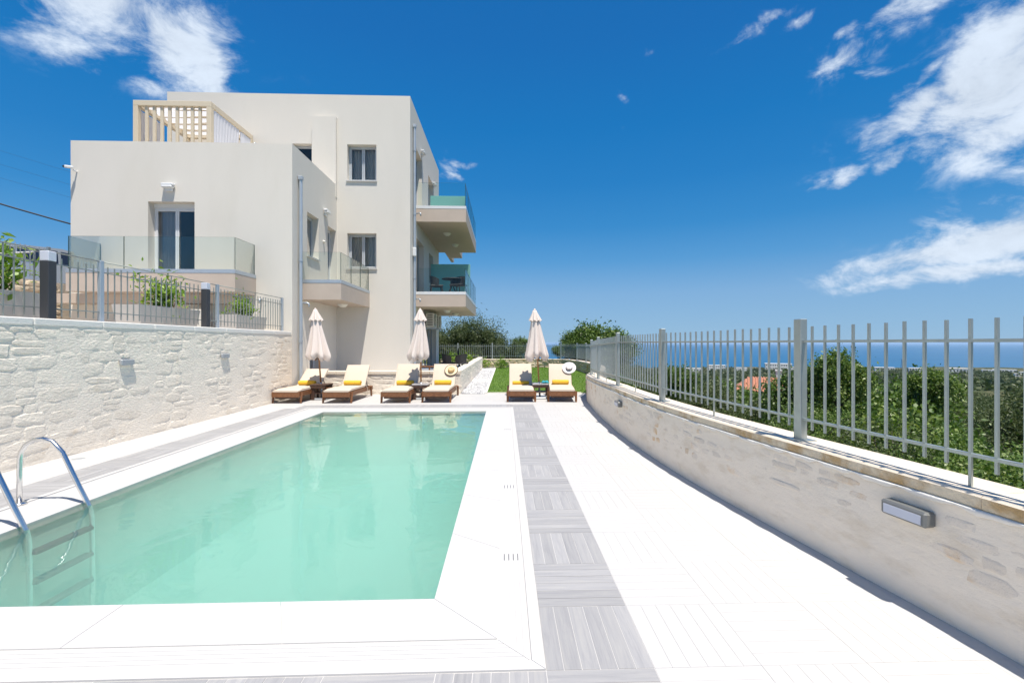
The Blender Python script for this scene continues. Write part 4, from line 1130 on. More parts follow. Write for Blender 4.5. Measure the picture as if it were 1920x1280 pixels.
for i in range(n1 + 1):
    for j in range(n2 + 1):
        u, v = i / n1, j / n2; sag = .13 * abs(math.sin(u * math.pi * 4.7)) + .03 * math.sin(v * 7)
        vs.append((gx0 + .16 + (gx1 - gx0 - .30) * v, gy0 + .2 + (gy1 - gy0 - .4) * u, gz + .05 - sag))
m.add(vs, [(i * (n2 + 1) + j, (i + 1) * (n2 + 1) + j, (i + 1) * (n2 + 1) + j + 1, i * (n2 + 1) + j + 1) for i in range(n1) for j in range(n2)]); m.build('canopy_cloth', 'sheer', pg, True)
spout(V, -8.75, BY - .01, 8.55, 0, -1, .18)

# ------------------------------------------------------------------ upper terrace on the left
struct(MB().bb(-12.3, -6.365, -4, AY - .002, 1.2, 1.80).build('upper_terrace', 'terrace'))
struct(MB().bb(-40, -12.72, -6, 60, 2.2, 3.12).build('road', 'asphalt'))
bw = thing('retaining_wall', 'ochre rubble wall holding up the road behind the planters', 'wall', (0, 0, 0))
BP = Path([(-12.3, -3.5), (-12.3, 17.0)], straight=True)
wall_body('mortar_core', BP, 0, BP.len, .4, 1.5, lambda s: 3.2, 'rustic_mortar', bw, .02, .16, 10, 5.0, -1)
lay_stones(bw, PR_G, BP, 12.3, 16.54, 1.8, lambda s: 3.19, (.14, .28), (.3, .7), (.03, .06), random.Random(31), -1, cap=120)
rf = thing('metal_fence', 'galvanised fence along the road at the far left behind the planters', 'fence', (0, 0, 0), 'galvanised picket fences')
run_fence(rf, [Vector((-12.5, y, 0)) for y in (5.8, 8.2, 10.6, 12.9)], lambda i: 3.2)
gp_ = thing('gate_post', 'weathered grey wooden post beside the road at the far left', 'post', (-13.0, 10.7, 3.12))
MB().cbox((-13.0, 10.7, 3.75), (.26, .2, 1.26), .02).build('shaft', 'gate_wood', gp_); MB().cbox((-13.0, 10.7, 4.40), (.30, .24, .05), .01).build('cap', 'gate_wood', gp_)
br_ = thing('barrier_arm', 'thin white barrier pole slanting up beside the road', 'barrier', (-12.9, 11.0, 3.12))
MB().cbox((-12.95, 11.0, 3.38), (.16, .16, .52), .02).build('pedestal', 'lamp_grey', br_); MB().tube([(-12.95, 11.0, 3.55), (-12.60, 12.6, 3.98)], .028, 8).build('arm', 'white_paint', br_, True)
# parked car (side towards the villa), built round its own origin then moved
def make_car():
    t = thing('parked_car', 'silver car with dark windows parked on the road behind the fence', 'car', (0, 0, 0))
    L_, W_ = 4.2, 1.74; prof = [(-2.1, .32), (-2.1, .62), (-2.0, .82), (-1.25, .93), (-.62, 1.36), (-.3, 1.45), (.9, 1.46), (1.45, 1.34), (1.98, .98), (2.08, .8), (2.1, .34)]
    def shell(prof, wf, m, nm):
        mb = MB(); k = len(prof); vs = []
        for side in (-1, 1):
            for (x, z) in prof:
                wd = W_ / 2 * (1 if z < .95 else 1 - .2 * (z - .95) / .5) * wf; vs.append((x, side * wd, z))
        fs = [tuple(range(k - 1, -1, -1)), tuple(range(k, 2 * k))] + [(i, (i + 1) % k, (i + 1) % k + k, i + k) for i in range(k)]
        mb.add(vs, fs); return smoothed(mb.build(nm, m, t), 35)
    shell(prof, 1.0, 'car_paint', 'body')
    for s_ in (-1, 1):
        for quad in ([(-1.0, .96), (-.15, .96), (-.15, 1.36), (-.52, 1.34)], [(-.08, .96), (.8, .96), (.8, 1.37), (-.08, 1.37)], [(.87, .96), (1.6, 1.0), (1.3, 1.3), (.87, 1.36)]):
            g = MB(); y = lambda z: s_ * (W_ / 2 * (1 - .2 * (z - .95) / .5) + .004)
            g.add([(x, y(z), z) for x, z in quad] + [(x, y(z) - s_ * .02, z) for x, z in quad], [(0, 1, 2, 3), (7, 6, 5, 4)] + [(i, (i + 1) % 4, (i + 1) % 4 + 4, i + 4) for i in range(4)]); g.build('side_window', 'car_glass', t)
    for (a, b_, nm) in (((-1.2, .965), (-.66, 1.345), 'windscreen'), ((1.94, 1.03), (1.5, 1.325), 'rear_window')):
        g = MB(); wa, wb_ = .78, .66; o_ = -.012 if a[0] < 0 else .012
        g.add([(a[0] + o_, -wa, a[1] + .012), (a[0] + o_, wa, a[1] + .012), (b_[0] + o_, wb_, b_[1] + .012), (b_[0] + o_, -wb_, b_[1] + .012)], [(0, 1, 2, 3)]); g.build(nm, 'car_glass', t)
    for x in (-1.32, 1.3):
        for s_ in (-1, 1):
            w_ = MB().tube([(x, s_ * .66, .31), (x, s_ * .88, .31)], .31, 20).build('wheel', 'rubber', t); MB().tube([(x, s_ * .87, .31), (x, s_ * .89, .31)], .2, 14).build('rim', 'chrome', w_)
    for (x, z0, z1) in ((-2.11, .42, .60), (2.11, .42, .6)): MB().bb(x - .02, x + .02, -.6, .6, z0, z1).build('bumper_grille', 'black', t)
    for s_ in (-1, 1):
        MB().cbox((-2.03, s_ * .66, .72), (.14, .32, .14), .03).build('headlight', 'lamp_glass', t); MB().cbox((2.03, s_ * .7, .78), (.12, .2, .16), .03).build('tail_light', 'roof_tile', t)
    return t
car = make_car(); car.location = (-15.4, 14.9, 3.12); car.rotation_euler = (0, 0, R(52))
# electric cables up to the villa
for (a, b_, sg, r_, lb) in (((-22, 9.0, 8.7), (-12.04, 13.6, 4.85), .3, .022, 'thick black cable sloping down to the corner of the villa'),):
    t = [Vector(a).lerp(Vector(b_), i / 14) - Vector((0, 0, sg * 4 * (i / 14) * (1 - i / 14))) for i in range(15)]
    tag(MB().tube(t, r_, 6).build('power_cable', 'cable', None, True), lb, 'cable', 'cables to the villa')
for i in range(3):
    a, b_ = Vector((-60, 34 + i * .5, 23.5 - i * 1.3)), Vector((-18, 40, 11 - i * .8))
    t = [a.lerp(b_, k / 14) - Vector((0, 0, .8 * 4 * (k / 14) * (1 - k / 14))) for k in range(15)]
    tag(MB().tube(t, .006, 5).build('power_cable', 'cable', None, True), 'thin overhead wire crossing the sky left of the villa, ' + ('highest', 'middle', 'lowest')[i] + ' of three', 'cable', 'cables to the villa')
def utility_pole(x, y, z0, z1, lb):
    t = thing('utility_pole', lb, 'pole', (x, y, z0), 'wooden electricity poles')
    MB().tube([(x, y, z0), (x, y, z1)], [.14, .09], 10).build('shaft', 'gate_wood', t, True); MB().box((x, y, z1 - .3), (1.4, .1, .1)).build('crossarm', 'gate_wood', t)
utility_pole(-22, 9.0, 3.1, 8.9, 'wooden electricity pole on the road carrying the thick black cable')
utility_pole(-18, 40, 1.0, 11.3, 'wooden electricity pole standing behind the villa')
utility_pole(-60, 34.5, 1.4, 23.8, 'tall wooden electricity pole on the hill beyond the road')

# ------------------------------------------------------------------ villa terrace with its low walls, path and lawn
TZ = .30
struct(MB().bb(-5.99, -1.66, 14.2, 28.1, -.2, TZ).build('villa_terrace', 'terrace'))
fw = thing('low_wall', 'low pale stone wall behind the loungers in front of the villa', 'wall', (0, 0, 0))
FP = Path([(-1.36, 13.88), (-5.995, 13.88)], straight=True)
wall_body('mortar_core', FP, 0, FP.len, .30, -.05, lambda s: .60, 'mortar', fw, .010, .12, 6, 7.0, 1)
PR_F = stone_protos('front', 'stone', 8, .12, .3, 25)
lay_stones(fw, PR_F, FP, 0.02, FP.len, .0, lambda s: .60, (.10, .17), (.26, .62), (.008, .018), random.Random(12), 1, gap=.022)
for i in range(5): MB().cbox((-1.36 - .93 * (i + .5), 14.03, .655), (.925, .37, .10), .012).build('coping_stone', 'cap', fw)
sw = thing('low_wall', 'whitewashed low stone wall running back beside the gravel path', 'wall', (0, 0, 0))
SP = Path([(-1.36, 28.0), (-1.36, 14.235)], straight=True)
wall_body('mortar_core', SP, 0, SP.len, .28, -.05, lambda s: .69, 'mortar', sw, .006, .16, 6, 8.0, 1)
lay_stones(sw, PR_F, SP, .05, SP.len, .0, lambda s: .68, (.13, .24), (.3, .7), (.006, .014), random.Random(13), 1, gap=.006, keep=.85, cap=120)
struct(MB().bb(-1.345, -.62, 13.97, 28.3, -.25, .010).build('gravel_path', 'gravel_bed'))
kb = struct(MB().bb(-.62, -.55, 13.99, 28.0, -.2, .045).build('lawn_edging', 'kerb'))
MB().bb(-.549, 2.35, 13.96, 14.02, -.2, .035).build('edging_stone', 'kerb', kb)
lawn_poly = [(-.55, 14.021)] + [(RP.at(s)[0].x, RP.at(s)[0].y) for s in np.linspace(s_at_y(14.03), s_at_y(28.2), 30)] + [(1.4, 28.4), (-.55, 28.44)]
struct(MB().prism(lawn_poly, -.2, .022).build('lawn', 'lawn'))
ps = []
while len(ps) < 26000:
    y = 14.05 + (28.3 - 14.05) * nrng.random(); x = -.54 + 4.7 * nrng.random()
    if x < RP.at(s_at_y(min(y, 27.9)))[0].x - .06: ps.append((x, y, .02))
ps = np.array(ps); hgt = nrng.uniform(.02, .05, len(ps)); ang = nrng.uniform(0, 2 * np.pi, len(ps)); wv = np.stack([np.cos(ang), np.sin(ang), 0 * ang], 1) * .007
lean = np.stack([nrng.normal(0, .014, len(ps)), nrng.normal(0, .014, len(ps)), hgt], 1)
v = np.stack([ps - wv, ps + wv, ps + lean + wv * .25, ps + lean - wv * .25], 1).reshape(-1, 3)
tag(link(bpy.data.objects.new('lawn_grass', np_mesh('lawn_grass', v, np.arange(len(v)).reshape(-1, 4), 'grass'))), 'short green blades of the lawn beyond the loungers', 'grass', kind='stuff')
# pebbles
oct_v = np.array([(1, 0, 0), (0, 1, 0), (-1, 0, 0), (0, -1, 0), (0, 0, 1)], float); oct_f = np.array([(0, 1, 4), (1, 2, 4), (2, 3, 4), (3, 0, 4)])
n = 9000; yy = 13.98 + 14.2 * nrng.random(n) ** 1.25; c = np.stack([nrng.uniform(-1.33, -.63, n), yy, np.full(n, .008)], 1)
keep = ~((np.abs(c[:, 1] - 18.6) < .45) | (np.abs(c[:, 1] - 26.2) < .6)); c = c[keep]; n = len(c)
sc_ = nrng.uniform(.022, .05, (n, 1, 1)) * np.array([1, 1, .75]); v = (oct_v[None] * sc_ * nrng.uniform(.7, 1.2, (n, 5, 1)) + c[:, None]).reshape(-1, 3)
f = (oct_f[None] + (np.arange(n) * 5)[:, None, None]).reshape(-1, 3)
tag(link(bpy.data.objects.new('white_gravel', np_mesh('white_gravel', v, f, 'pebble'))), 'white pebbles filling the path between the wall and the lawn', 'gravel', kind='stuff')
for (y, dy, lb) in ((18.6, .85, 'pale stepping slab across the white gravel, the nearer one'), (26.2, 1.1, 'pale stepping slab across the white gravel, by the far fence')):
    tag(MB().cbox((-.99, y, .02), (.69, dy, .05), .012).build('stepping_slab', 'kerb'), lb, 'paving slab')

# ------------------------------------------------------------------ sun loungers
def make_lounger(ang=50, L_=1.86, hinge=1.26):
    """foot end at y=0 facing -y; x centred"""
    t = thing('sun_lounger', '', 'sun lounger', (0, 0, 0), 'wooden loungers along the far end of the pool')
    w_ = .70; sz = .29
    for s_ in (-1, 1): MB().cbox((s_ * (w_ / 2 - .02), L_ / 2, sz - .055), (.036, L_ - .03, .11), .006).build('side_rail', 'wood', t)
    MB().cbox((0, .0, sz - .06), (w_ + .01, .032, .135), .006).build('foot_board', 'wood', t)
    MB().cbox((0, .06, sz - .15), (w_ - .10, .03, .05), .005).build('cross_bar', 'wood_dark', t)
    MB().cbox((0, L_ - .012, sz - .055), (w_ - .004, .03, .11), .005).build('head_board', 'wood', t)
    for (y, dy) in ((.10, -.05), (L_ - .22, .05)):
        for s_ in (-1, 1):
            MB().tube([(s_ * (w_ / 2 + .012), y, sz - .01), (s_ * (w_ / 2 + .012), y + dy, 0)], [.036, .026], 4).build('leg', 'wood', t)
    for i in range(9): MB().cbox((0, .12 + i * .135, sz - .012), (w_ - .08, .08, .018), .004).build('slat', 'wood', t)
    a = R(ang); BL = L_ - hinge + .12; ca, sa = math.cos(a), math.sin(a)
    fr = MB()
    for s_ in (-1, 1): fr.box((s_ * .27, hinge + ca * BL / 2, sz + sa * BL / 2), (.035, BL, .03), (a, 0, 0))
    for i in range(6): fr.box((0, hinge + ca * BL * (i + .5) / 6, sz + sa * BL * (i + .5) / 6 + .006), (.54, .06, .016), (a, 0, 0))
    fr.build('backrest', 'wood', t)
    pr = MB(); py_, pz = hinge + ca * BL * .62, sz + sa * BL * .62 - .02
    for s_ in (-1, 1): pr.tube([(s_ * .24, py_, pz), (s_ * .24, min(L_ - .06, py_ + .18), sz - .06)], .014, 6)
    pr.build('prop', 'wood_dark', t)
    cu = MB(); cw = .66; th = .065
    prof = [(-.015, sz + .012)]
    k = 10
    top, bot = [], []
    ys = np.linspace(-.02, hinge - .05, 7)
    for y in ys: bot.append((y, sz + .003)); top.append((y, sz + .003 + th))
    for u in np.linspace(.04, BL + .02, 6):
        bot.append((hinge + ca * u, sz + sa * u + .014 / max(ca, .3) * .6)); top.append((hinge + ca * u - sa * th, sz + sa * u + ca * th + .012))
    n_ = len(top); xs = [(-.5, .35), (-.49, .85), (-.44, 1.0), (-.2, 1.04), (0, 1.05), (.2, 1.04), (.44, 1.0), (.49, .85), (.5, .35)]
    vs = []
    for i in range(n_):
        tp_, bt = Vector((0, *top[i])), Vector((0, *bot[i]))
        e_ = .6 if i in (0, n_ - 1) else 1
        for (x, q) in xs: p = bt.lerp(tp_, q * e_ if i in (0, n_ - 1) else q); vs.append((x * cw, p.y, p.z))
        vs += [(.46 * cw, *bot[i]), (-.46 * cw, *bot[i])]
    m_ = len(xs) + 2
    fs = [(i * m_ + j, i * m_ + (j + 1) % m_, (i + 1) * m_ + (j + 1) % m_, (i + 1) * m_ + j) for i in range(n_ - 1) for j in range(m_)]
    fs += [tuple(range(m_ - 1, -1, -1)), tuple((n_ - 1) * m_ + j for j in range(m_))]
    cu.add(vs, fs); c_ = smoothed(cu.build('cushion', 'cushion', t), 55)
    pp = MB()
    for s_ in (-1, 1): pp.tube([(s_ * cw * .485, *(np.array(top[i]) * .95 + np.array(bot[i]) * .05)) for i in range(1, n_)], .006, 5)
    pp.build('piping', 'cushion', c_)
    tb = MB(); tb.tube([(cw * .5, hinge + .02, sz + .05), (cw * .56, hinge + .05, sz - .02), (cw * .57, hinge + .06, sz - .16), (cw * .56, hinge + .04, .06)], .007, 5); tb.build('tie', 'cushion', c_)
    return t, (hinge, sz, a, BL, th)
LSP = [(-5.62, 11.86, -2.5, 38, 'wooden lounger next to the tall stone wall, its cream backrest reclined lowest'), (-4.33, 11.84, -1.5, 52, 'wooden lounger with raised cream backrest, second from the stone wall'),
       (-2.83, 11.82, -.5, 56, 'wooden lounger left of the middle parasol, cream cushion, no hat'), (-1.79, 11.88, -1.0, 55, 'wooden lounger with the straw sun hat on its backrest'),
       (.43, 11.92, -1.0, 56, 'wooden lounger with the parasol shadow on its backrest, in front of the lawn'), (1.50, 11.88, -4.5, 55, 'wooden lounger with the white hat on its backrest, rightmost')]
info = []
for (x, y, rz, an, lb) in LSP:
    t, q = make_lounger(an); t['label'] = lb; t.location = (x, y, 0); t.rotation_euler = (0, 0, R(rz)); info.append((t, q))
def on_lounger(i, x, u, lift):
    """point on the backrest cushion of lounger i: x across, u along the back from the hinge, lift off it"""
    t, (hg, sz, a, BL, th) = info[i]
    p = Vector((x, hg + math.cos(a) * u - math.sin(a) * (th + .012 + lift), sz + math.sin(a) * u + math.cos(a) * (th + .012 + lift)))
    return Matrix.Translation(t.location) @ t.rotation_euler.to_matrix().to_4x4() @ p, t.rotation_euler.z, a
TL = ['rolled yellow towel on the lounger next to the tall stone wall', 'rolled yellow towel on the second lounger from the stone wall', 'rolled yellow towel on the lounger left of the middle parasol', 'rolled yellow towel below the straw hat', 'slim rolled yellow towel on the lounger in front of the lawn', 'rolled yellow towel on the rightmost lounger below the white hat']
for i in range(6):
    r_ = .052 if i == 4 else .068
    t, (hg, sz, a, BL, th) = info[i]
    c = t.location + t.rotation_euler.to_matrix() @ Vector((0, hg - .10 - (.02 if i == 4 else 0), sz + th + .006 + r_))
    b = MB(); ln = .46; n_ = 16; rings = []
    for q, (xx, rr) in enumerate([(-ln / 2, r_ * .5), (-ln / 2, r_ * .92), (-ln / 2 + .02, r_), (-ln / 4, r_ * 1.02), (0, r_ * .99), (ln / 4, r_ * 1.02), (ln / 2 - .02, r_), (ln / 2, r_ * .92), (ln / 2, r_ * .5)]):
        rings.append([(xx + .006 * math.sin(j * 2.1), rr * math.cos(2 * math.pi * j / n_) * 1.05, rr * math.sin(2 * math.pi * j / n_) * (.93 if math.sin(2 * math.pi * j / n_) < 0 else 1)) for j in range(n_)])
    vs = [p for rg in rings for p in rg]; fs = [(q * n_ + j, q * n_ + (j + 1) % n_, (q + 1) * n_ + (j + 1) % n_, (q + 1) * n_ + j) for q in range(len(rings) - 1) for j in range(n_)] + [tuple(range(n_)), tuple((len(rings) - 1) * n_ + j for j in range(n_))]
    b.add(vs, fs)
    for s_ in (-1, 1):                     # the roll shows as a spiral at each end
        b.tube([(s_ * (ln / 2 + .003), r_ * .9 * (1 - k / 26) * math.cos(k * .6), r_ * .9 * (1 - k / 26) * math.sin(k * .6)) for k in range(24)], .006, 4)
    b.tube([(-ln / 2 + .01, -r_ * .75, -r_ * .62), (ln / 2 - .01, -r_ * .75, -r_ * .62)], .010, 6)
    o = b.build('rolled_towel', 'towel'); smoothed(o, 60); o.location = c; o.rotation_euler = (0, 0, t.rotation_euler.z + R(rng.uniform(-2, 2)))
    tag(o, TL[i], 'towel', 'rolled yellow towels on the loungers')
def hat(i, x, u, name, lb, brim, crown, band, rim, tilt=0.0, R_=.20):
    p, rz, a = on_lounger(i, x, u, .012)
    t = thing(name, lb, 'hat', tuple(p)); t.rotation_euler = Euler((a, 0, rz), 'XYZ')
    b = MB(); b.lathe((0, 0, 0), [(.085, .012), (R_ * .75, .008), (R_ * .97, .016), (R_, .022), (R_ * .985, .028), (R_ * .75, .018), (.085, .02)], 32, lambda q, j, an: 1 + .03 * math.sin(2 * an + .6)); b.build('brim', brim, t, True, off=(0, 0, 0))
    c = MB(); c.lathe((0, 0, 0), [(.092, .012), (.09, .05), (.083, .085), (.07, .105), (.03, .098), (.005, .088)], 24, lambda q, j, an: 1 + (.13 * abs(math.cos(an)) - .05)); c.build('crown', crown, t, True, off=(0, 0, 0))
    if band:
        d_ = MB(); d_.lathe((0, 0, 0), [(.094, .020), (.097, .022), (.096, .05), (.092, .051)], 24, lambda q, j, an: 1 + (.13 * abs(math.cos(an)) - .05)); d_.build('hat_band', band, t, True, off=(0, 0, 0))
    if rim:
        q_ = MB(); q_.tube([(R_ * (1 + .03 * math.sin(2 * an + .6)) * math.cos(an), R_ * (1 + .03 * math.sin(2 * an + .6)) * math.sin(an), .023) for an in [2 * math.pi * k / 40 for k in range(41)]], .011, 6, False); q_.build('rim_binding', rim, t, True, off=(0, 0, 0))
    return t
hat(3, .20, .50, 'straw_hat', 'round straw sun hat with dark binding on a lounger backrest', 'straw_light', 'straw', None, 'wood_dark', R_=.185)
hat(5, .27, .57, 'white_hat', 'white brimmed hat with a black band on the rightmost lounger', 'white_hat', 'white_hat', 'black', None, R_=.20)

# ------------------------------------------------------------------ side tables and parasols
def side_table(x, y, rz, lb, top, w_=.44, d_=.46, h=.43, slab=True):
    t = thing('side_table', lb, 'side table', (0, 0, 0), 'low tables between the loungers')
    b = MB(); hole = .03
    b.cbox((-w_ / 4 - hole / 2, 0, h - .018), (w_ / 2 - hole, d_, .034), .005); b.cbox((w_ / 4 + hole / 2, 0, h - .018), (w_ / 2 - hole, d_, .034), .005)
    b.cbox((0, -d_ / 4 - hole / 2, h - .018), (hole * 2 - .002, d_ / 2 - hole, .033), .003); b.cbox((0, d_ / 4 + hole / 2, h - .018), (hole * 2 - .002, d_ / 2 - hole, .033), .003)
    b.build('tabletop', top, t)
    MB().cbox((0, -d_ / 2 + .015, h - .075), (w_ - .05, .022, .07), .004).build('apron', 'wood_dark', t); MB().cbox((0, d_ / 2 - .015, h - .075), (w_ - .05, .022, .07), .004).build('apron', 'wood_dark', t)
    if slab:
        for s_ in (-1, 1):
            MB().cbox((s_ * (w_ / 2 - .05), -d_ / 2 + .05, (h - .036) / 2), (.12 if s_ < 0 else .05, .05, h - .036), .005).build('leg', 'wood_dark', t); MB().cbox((s_ * (w_ / 2 - .03), d_ / 2 - .05, (h - .036) / 2), (.05, .05, h - .036), .005).build('leg', 'wood_dark', t)
    else:
        for s_ in (-1, 1):
            for q in (-1, 1): MB().cbox((s_ * (w_ / 2 - .025), q * (d_ / 2 - .03), (h - .036) / 2), (.045, .045, h - .036), .004).build('leg', 'wood_dark', t)
    for q in (-1, 1): MB().cbox((0, q * d_ * .25, .19), (w_ - .06, d_ * .33, .022), .004).build('shelf', 'wood_dark', t)
    t.location = (x, y, 0); t.rotation_euler = (0, 0, R(rz)); return t
side_table(-5.05, 12.72, -4, 'dark wooden table between the first two loungers by the stone wall', 'wood_dark')
side_table(-2.33, 12.72, 2, 'dark wooden table below the middle parasol', 'silver_top')
side_table(.98, 12.74, 0, 'dark table below the right parasol with a teal cloth on it', 'silver_top', slab=False)
def parasol(x, y, lb, lx, ly, seed, h=2.50, hem=1.13, r_=.30, rz=0.0, skew=0.0):
    """closed cream market parasol; lx, ly = lean of the mast per metre"""
    rr = random.Random(seed)
    t = thing('closed_parasol', lb, 'parasol', (x, y, 0), 'closed parasols between the loungers')
    P = lambda z: Vector((x + lx * z, y + ly * z, z))
    MB().tube([P(.46), P(1.5), P(h - .03)], .021, 12).build('pole', 'pole_wood', t, True)
    MB().tube([P(.05), P(.46)], .026, 12).build('stem', 'pipe', t, True)
    MB().cbox((x, y, .025), (.42, .42, .05), .012).build('base_plate', 'lamp_grey', t)
    MB().lathe(P(h - .04), [(.03, 0), (.035, .02), (.02, .05), (.004, .06)], 12).build('finial', 'canvas', t, True)
    n_, k = 96, 22; m = MB(); vs = []; ph = [rr.uniform(0, 6.28) for _ in range(8)]; hm = [rr.uniform(-.10, .06) for _ in range(9)]
    top = h - .20
    for i in range(k + 1):
        u = i / k
        for j in range(n_):
            a = 2 * math.pi * j / n_
            rad = .10 + (r_ - .10) * u ** 1.15
            fold = 1 + (.06 + .34 * u) * math.cos(8 * a + ph[0] + .5 * math.sin(u * 3 + ph[1])) * (.75 + .25 * math.sin(3 * a + ph[2])) + .10 * u * math.sin(2 * a + ph[3]) + .03 * math.sin(19 * a + u * 5 + ph[5]) * u
            if u > .90: fold *= 1 - (u - .90) * 3.2
            q = (a / (2 * math.pi) * 8) % 8; h0 = hm[int(q)] * (1 - (q % 1)) + hm[(int(q) + 1) % 8] * (q % 1)
            z = top + (hem + h0 * .8 - .05 * math.cos(8 * a + ph[0]) - top) * u
            c = P(z) + Vector((skew * u * u, 0, 0)); vs.append((c.x + rad * fold * math.cos(a + rz), c.y + rad * fold * math.sin(a + rz), z))
    m.add(vs, [(i * n_ + j, i * n_ + (j + 1) % n_, (i + 1) * n_ + (j + 1) % n_, (i + 1) * n_ + j) for i in range(k) for j in range(n_)])
    cn = m.build('canopy', 'canvas', t, True)
    m = MB(); vs = []                        # short vented cap on top
    for i in range(7):
        u = i / 6
        for j in range(48):
            a = 2 * math.pi * j / 48; rad = .045 + .115 * u; fold = 1 + (.03 + .18 * u) * math.cos(8 * a + ph[4])
            z = h - .03 - .30 * u - .02 * u * math.cos(8 * a + ph[4] + 3.14); c = P(z); vs.append((c.x + rad * fold * math.cos(a), c.y + rad * fold * math.sin(a), z))
    m.add(vs, [(i * 48 + j, i * 48 + (j + 1) % 48, (i + 1) * 48 + (j + 1) % 48, (i + 1) * 48 + j) for i in range(6) for j in range(48)] + [tuple(range(47, -1, -1))])
    m.build('vent_cap', 'canvas', cn, True)
    m = MB()                                  # ribs gathered at the hem
    for j in range(8):
        a = 2 * math.pi * j / 8 + .3; c = P(hem + .25); d_ = P(hem - .06) + Vector((skew, 0, 0)); c = c + Vector((skew * .6, 0, 0))
        m.tube([(c.x + .13 * math.cos(a), c.y + .13 * math.sin(a), c.z), (d_.x + .12 * math.cos(a), d_.y + .12 * math.sin(a), d_.z)], .008, 4)
    m.build('ribs', 'pole_wood', t)
    return t
parasol(-5.05, 12.75, 'closed cream parasol by the stone wall between the first two loungers', -.075, .0, 3)
parasol(-2.33, 12.75, 'closed cream parasol in front of the villa corner, leaning slightly', -.012, .0, 8, skew=-.10)
parasol(.98, 12.77, 'closed cream parasol in front of the lawn and the sea', -.06, .0, 14, r_=.31)
tc_ = MB(); k = 10
for i in range(k):
    a = 2 * math.pi * i / k; tc_.tube([(1.12, 12.66, .455), (1.12 + .07 * math.cos(a), 12.66 + .05 * math.sin(a), .47 + .015 * math.sin(3 * a)), (1.12 + .11 * math.cos(a), 12.66 + .08 * math.sin(a), .448)], [.035, .03, .012], 6)
tag(tc_.build('teal_cloth', 'teal', None, True), 'crumpled teal cloth on the right-hand side table', 'cloth')

# ------------------------------------------------------------------ furniture on the villa terrace
bn = thing('garden_sofa', 'low wooden sofa with blue-grey cushions on the villa terrace behind the loungers', 'sofa', (-2.45, 15.2, TZ))
MB().cbox((-2.45, 15.2, TZ + .20), (1.4, .7, .08), .01).build('seat_frame', 'wood', bn)
for s_ in (-1, 1):
    for q in (-1, 1): MB().cbox((-2.45 + s_ * .64, 15.2 + q * .3, TZ + .10), (.07, .07, .198), .006).build('leg', 'wood', bn)
MB().cbox((-2.45, 14.86, TZ + .49), (1.42, .05, .05), .008).build('back_rail', 'wood', bn)
for i in range(5): MB().cbox((-3.06 + i * .305, 14.86, TZ + .35), (.05, .035, .24), .006).build('back_post', 'wood', bn)
for i in range(2): MB().cbox((-2.79 + i * .68, 15.22, TZ + .32), (.66, .62, .15), .04).build('seat_cushion', 'slate', bn)
rattan_chair((-2.35, 18.9, TZ), R(-70), 'black rattan armchair on the villa terrace, at the left of the table', 'dark rattan chairs')
rattan_chair((-1.98, 18.3, TZ), R(10), 'black rattan armchair on the villa terrace, nearest the loungers', 'dark rattan chairs') if False else None
bistro_table((-2.0, 19.35, TZ), 'dark round table on the villa terrace', r=.38)
rattan_chair((-1.83, 18.75, TZ), R(65), 'black rattan armchair on the villa terrace, against the whitewashed wall', 'dark rattan chairs')
bt = MB(); bt.lathe((-1.98, 19.35, TZ + .745), [(.035, 0), (.038, .02), (.038, .18), (.015, .24), (.013, .29)], 14)
tag(bt.build('bottle', 'black', None, True), 'dark bottle standing on the round terrace table', 'bottle')

# ------------------------------------------------------------------ planters, bollard lamps, hose, air conditioner on the upper terrace
lm_p, lv_p = [], []
def plant_mesh(name, n, rad, clumps, leaf, m, ratio=.42):
    p, cs = clump_points(n, rad, clumps, leaf * .9, .25, lower=-.9); p[:, 2] += rad[2] * .9; cs[:, 2] += rad[2] * .9
    v, f = leaf_quads(p, leaf, .55, ratio); return np_mesh(name, v, f, m), cs
def planter(y0, y1, lb, plant_lb, hgt, n, leaf, m, x=-6.72, seed=1, tall=None, rx=.30):
    t = thing('planter', lb, 'planter', (x, (y0 + y1) / 2, 1.80), 'white planters behind the fence')
    ln = y1 - y0; b = MB(); yc = (y0 + y1) / 2
    lo, hi, th = .40, .50, .03
    vs = []
    for (z, wx, wy) in ((1.80, lo, ln - .16), (2.24, hi, ln), (2.24, hi - 2 * th, ln - 2 * th), (2.17, hi - 2 * th, ln - 2 * th)):
        vs += [(x + sx_ * wx / 2, yc + sy_ * wy / 2, z) for sx_, sy_ in ((-1, -1), (1, -1), (1, 1), (-1, 1))]
    b.add(vs, [(3, 2, 1, 0)] + [(k * 4 + j, k * 4 + (j + 1) % 4, k * 4 + 4 + (j + 1) % 4, k * 4 + 4 + j) for k in range(2) for j in range(4)] + [(8 + j, 8 + (j + 1) % 4, 12 + (j + 1) % 4, 12 + j) for j in range(4)])
    b.build('trough', 'planter', t); MB().bb(x - hi / 2 + th + .002, x + hi / 2 - th - .002, y0 + th + .002, y1 - th - .002, 2.1, 2.185).build('soil', 'soil', t)
    p = thing('shrub', plant_lb, 'shrub', (x, yc, 2.185))
    me, cs = plant_mesh('foliage', n, (rx, ln * .42, hgt / 2), 40, leaf, m)
    link(bpy.data.objects.new('foliage', me), p)
    s_ = MB(); rs = random.Random(seed)
    for c in rs.sample(list(range(len(cs))), 12):
        c = cs[c]; s_.tube([(c[0] * .3, c[1] * .55, -.01), (c[0] * .7, c[1] * .8, c[2] * .5), tuple(c)], [.014, .010, .004], 5)
    s_.build('stem', 'bark', None).parent = p
planter(5.2, 6.75, 'white trough planter at the far left edge behind the fence', 'bright laurel shrub in the leftmost planter', .80, 950, .13, 'leaf_bright', seed=1)
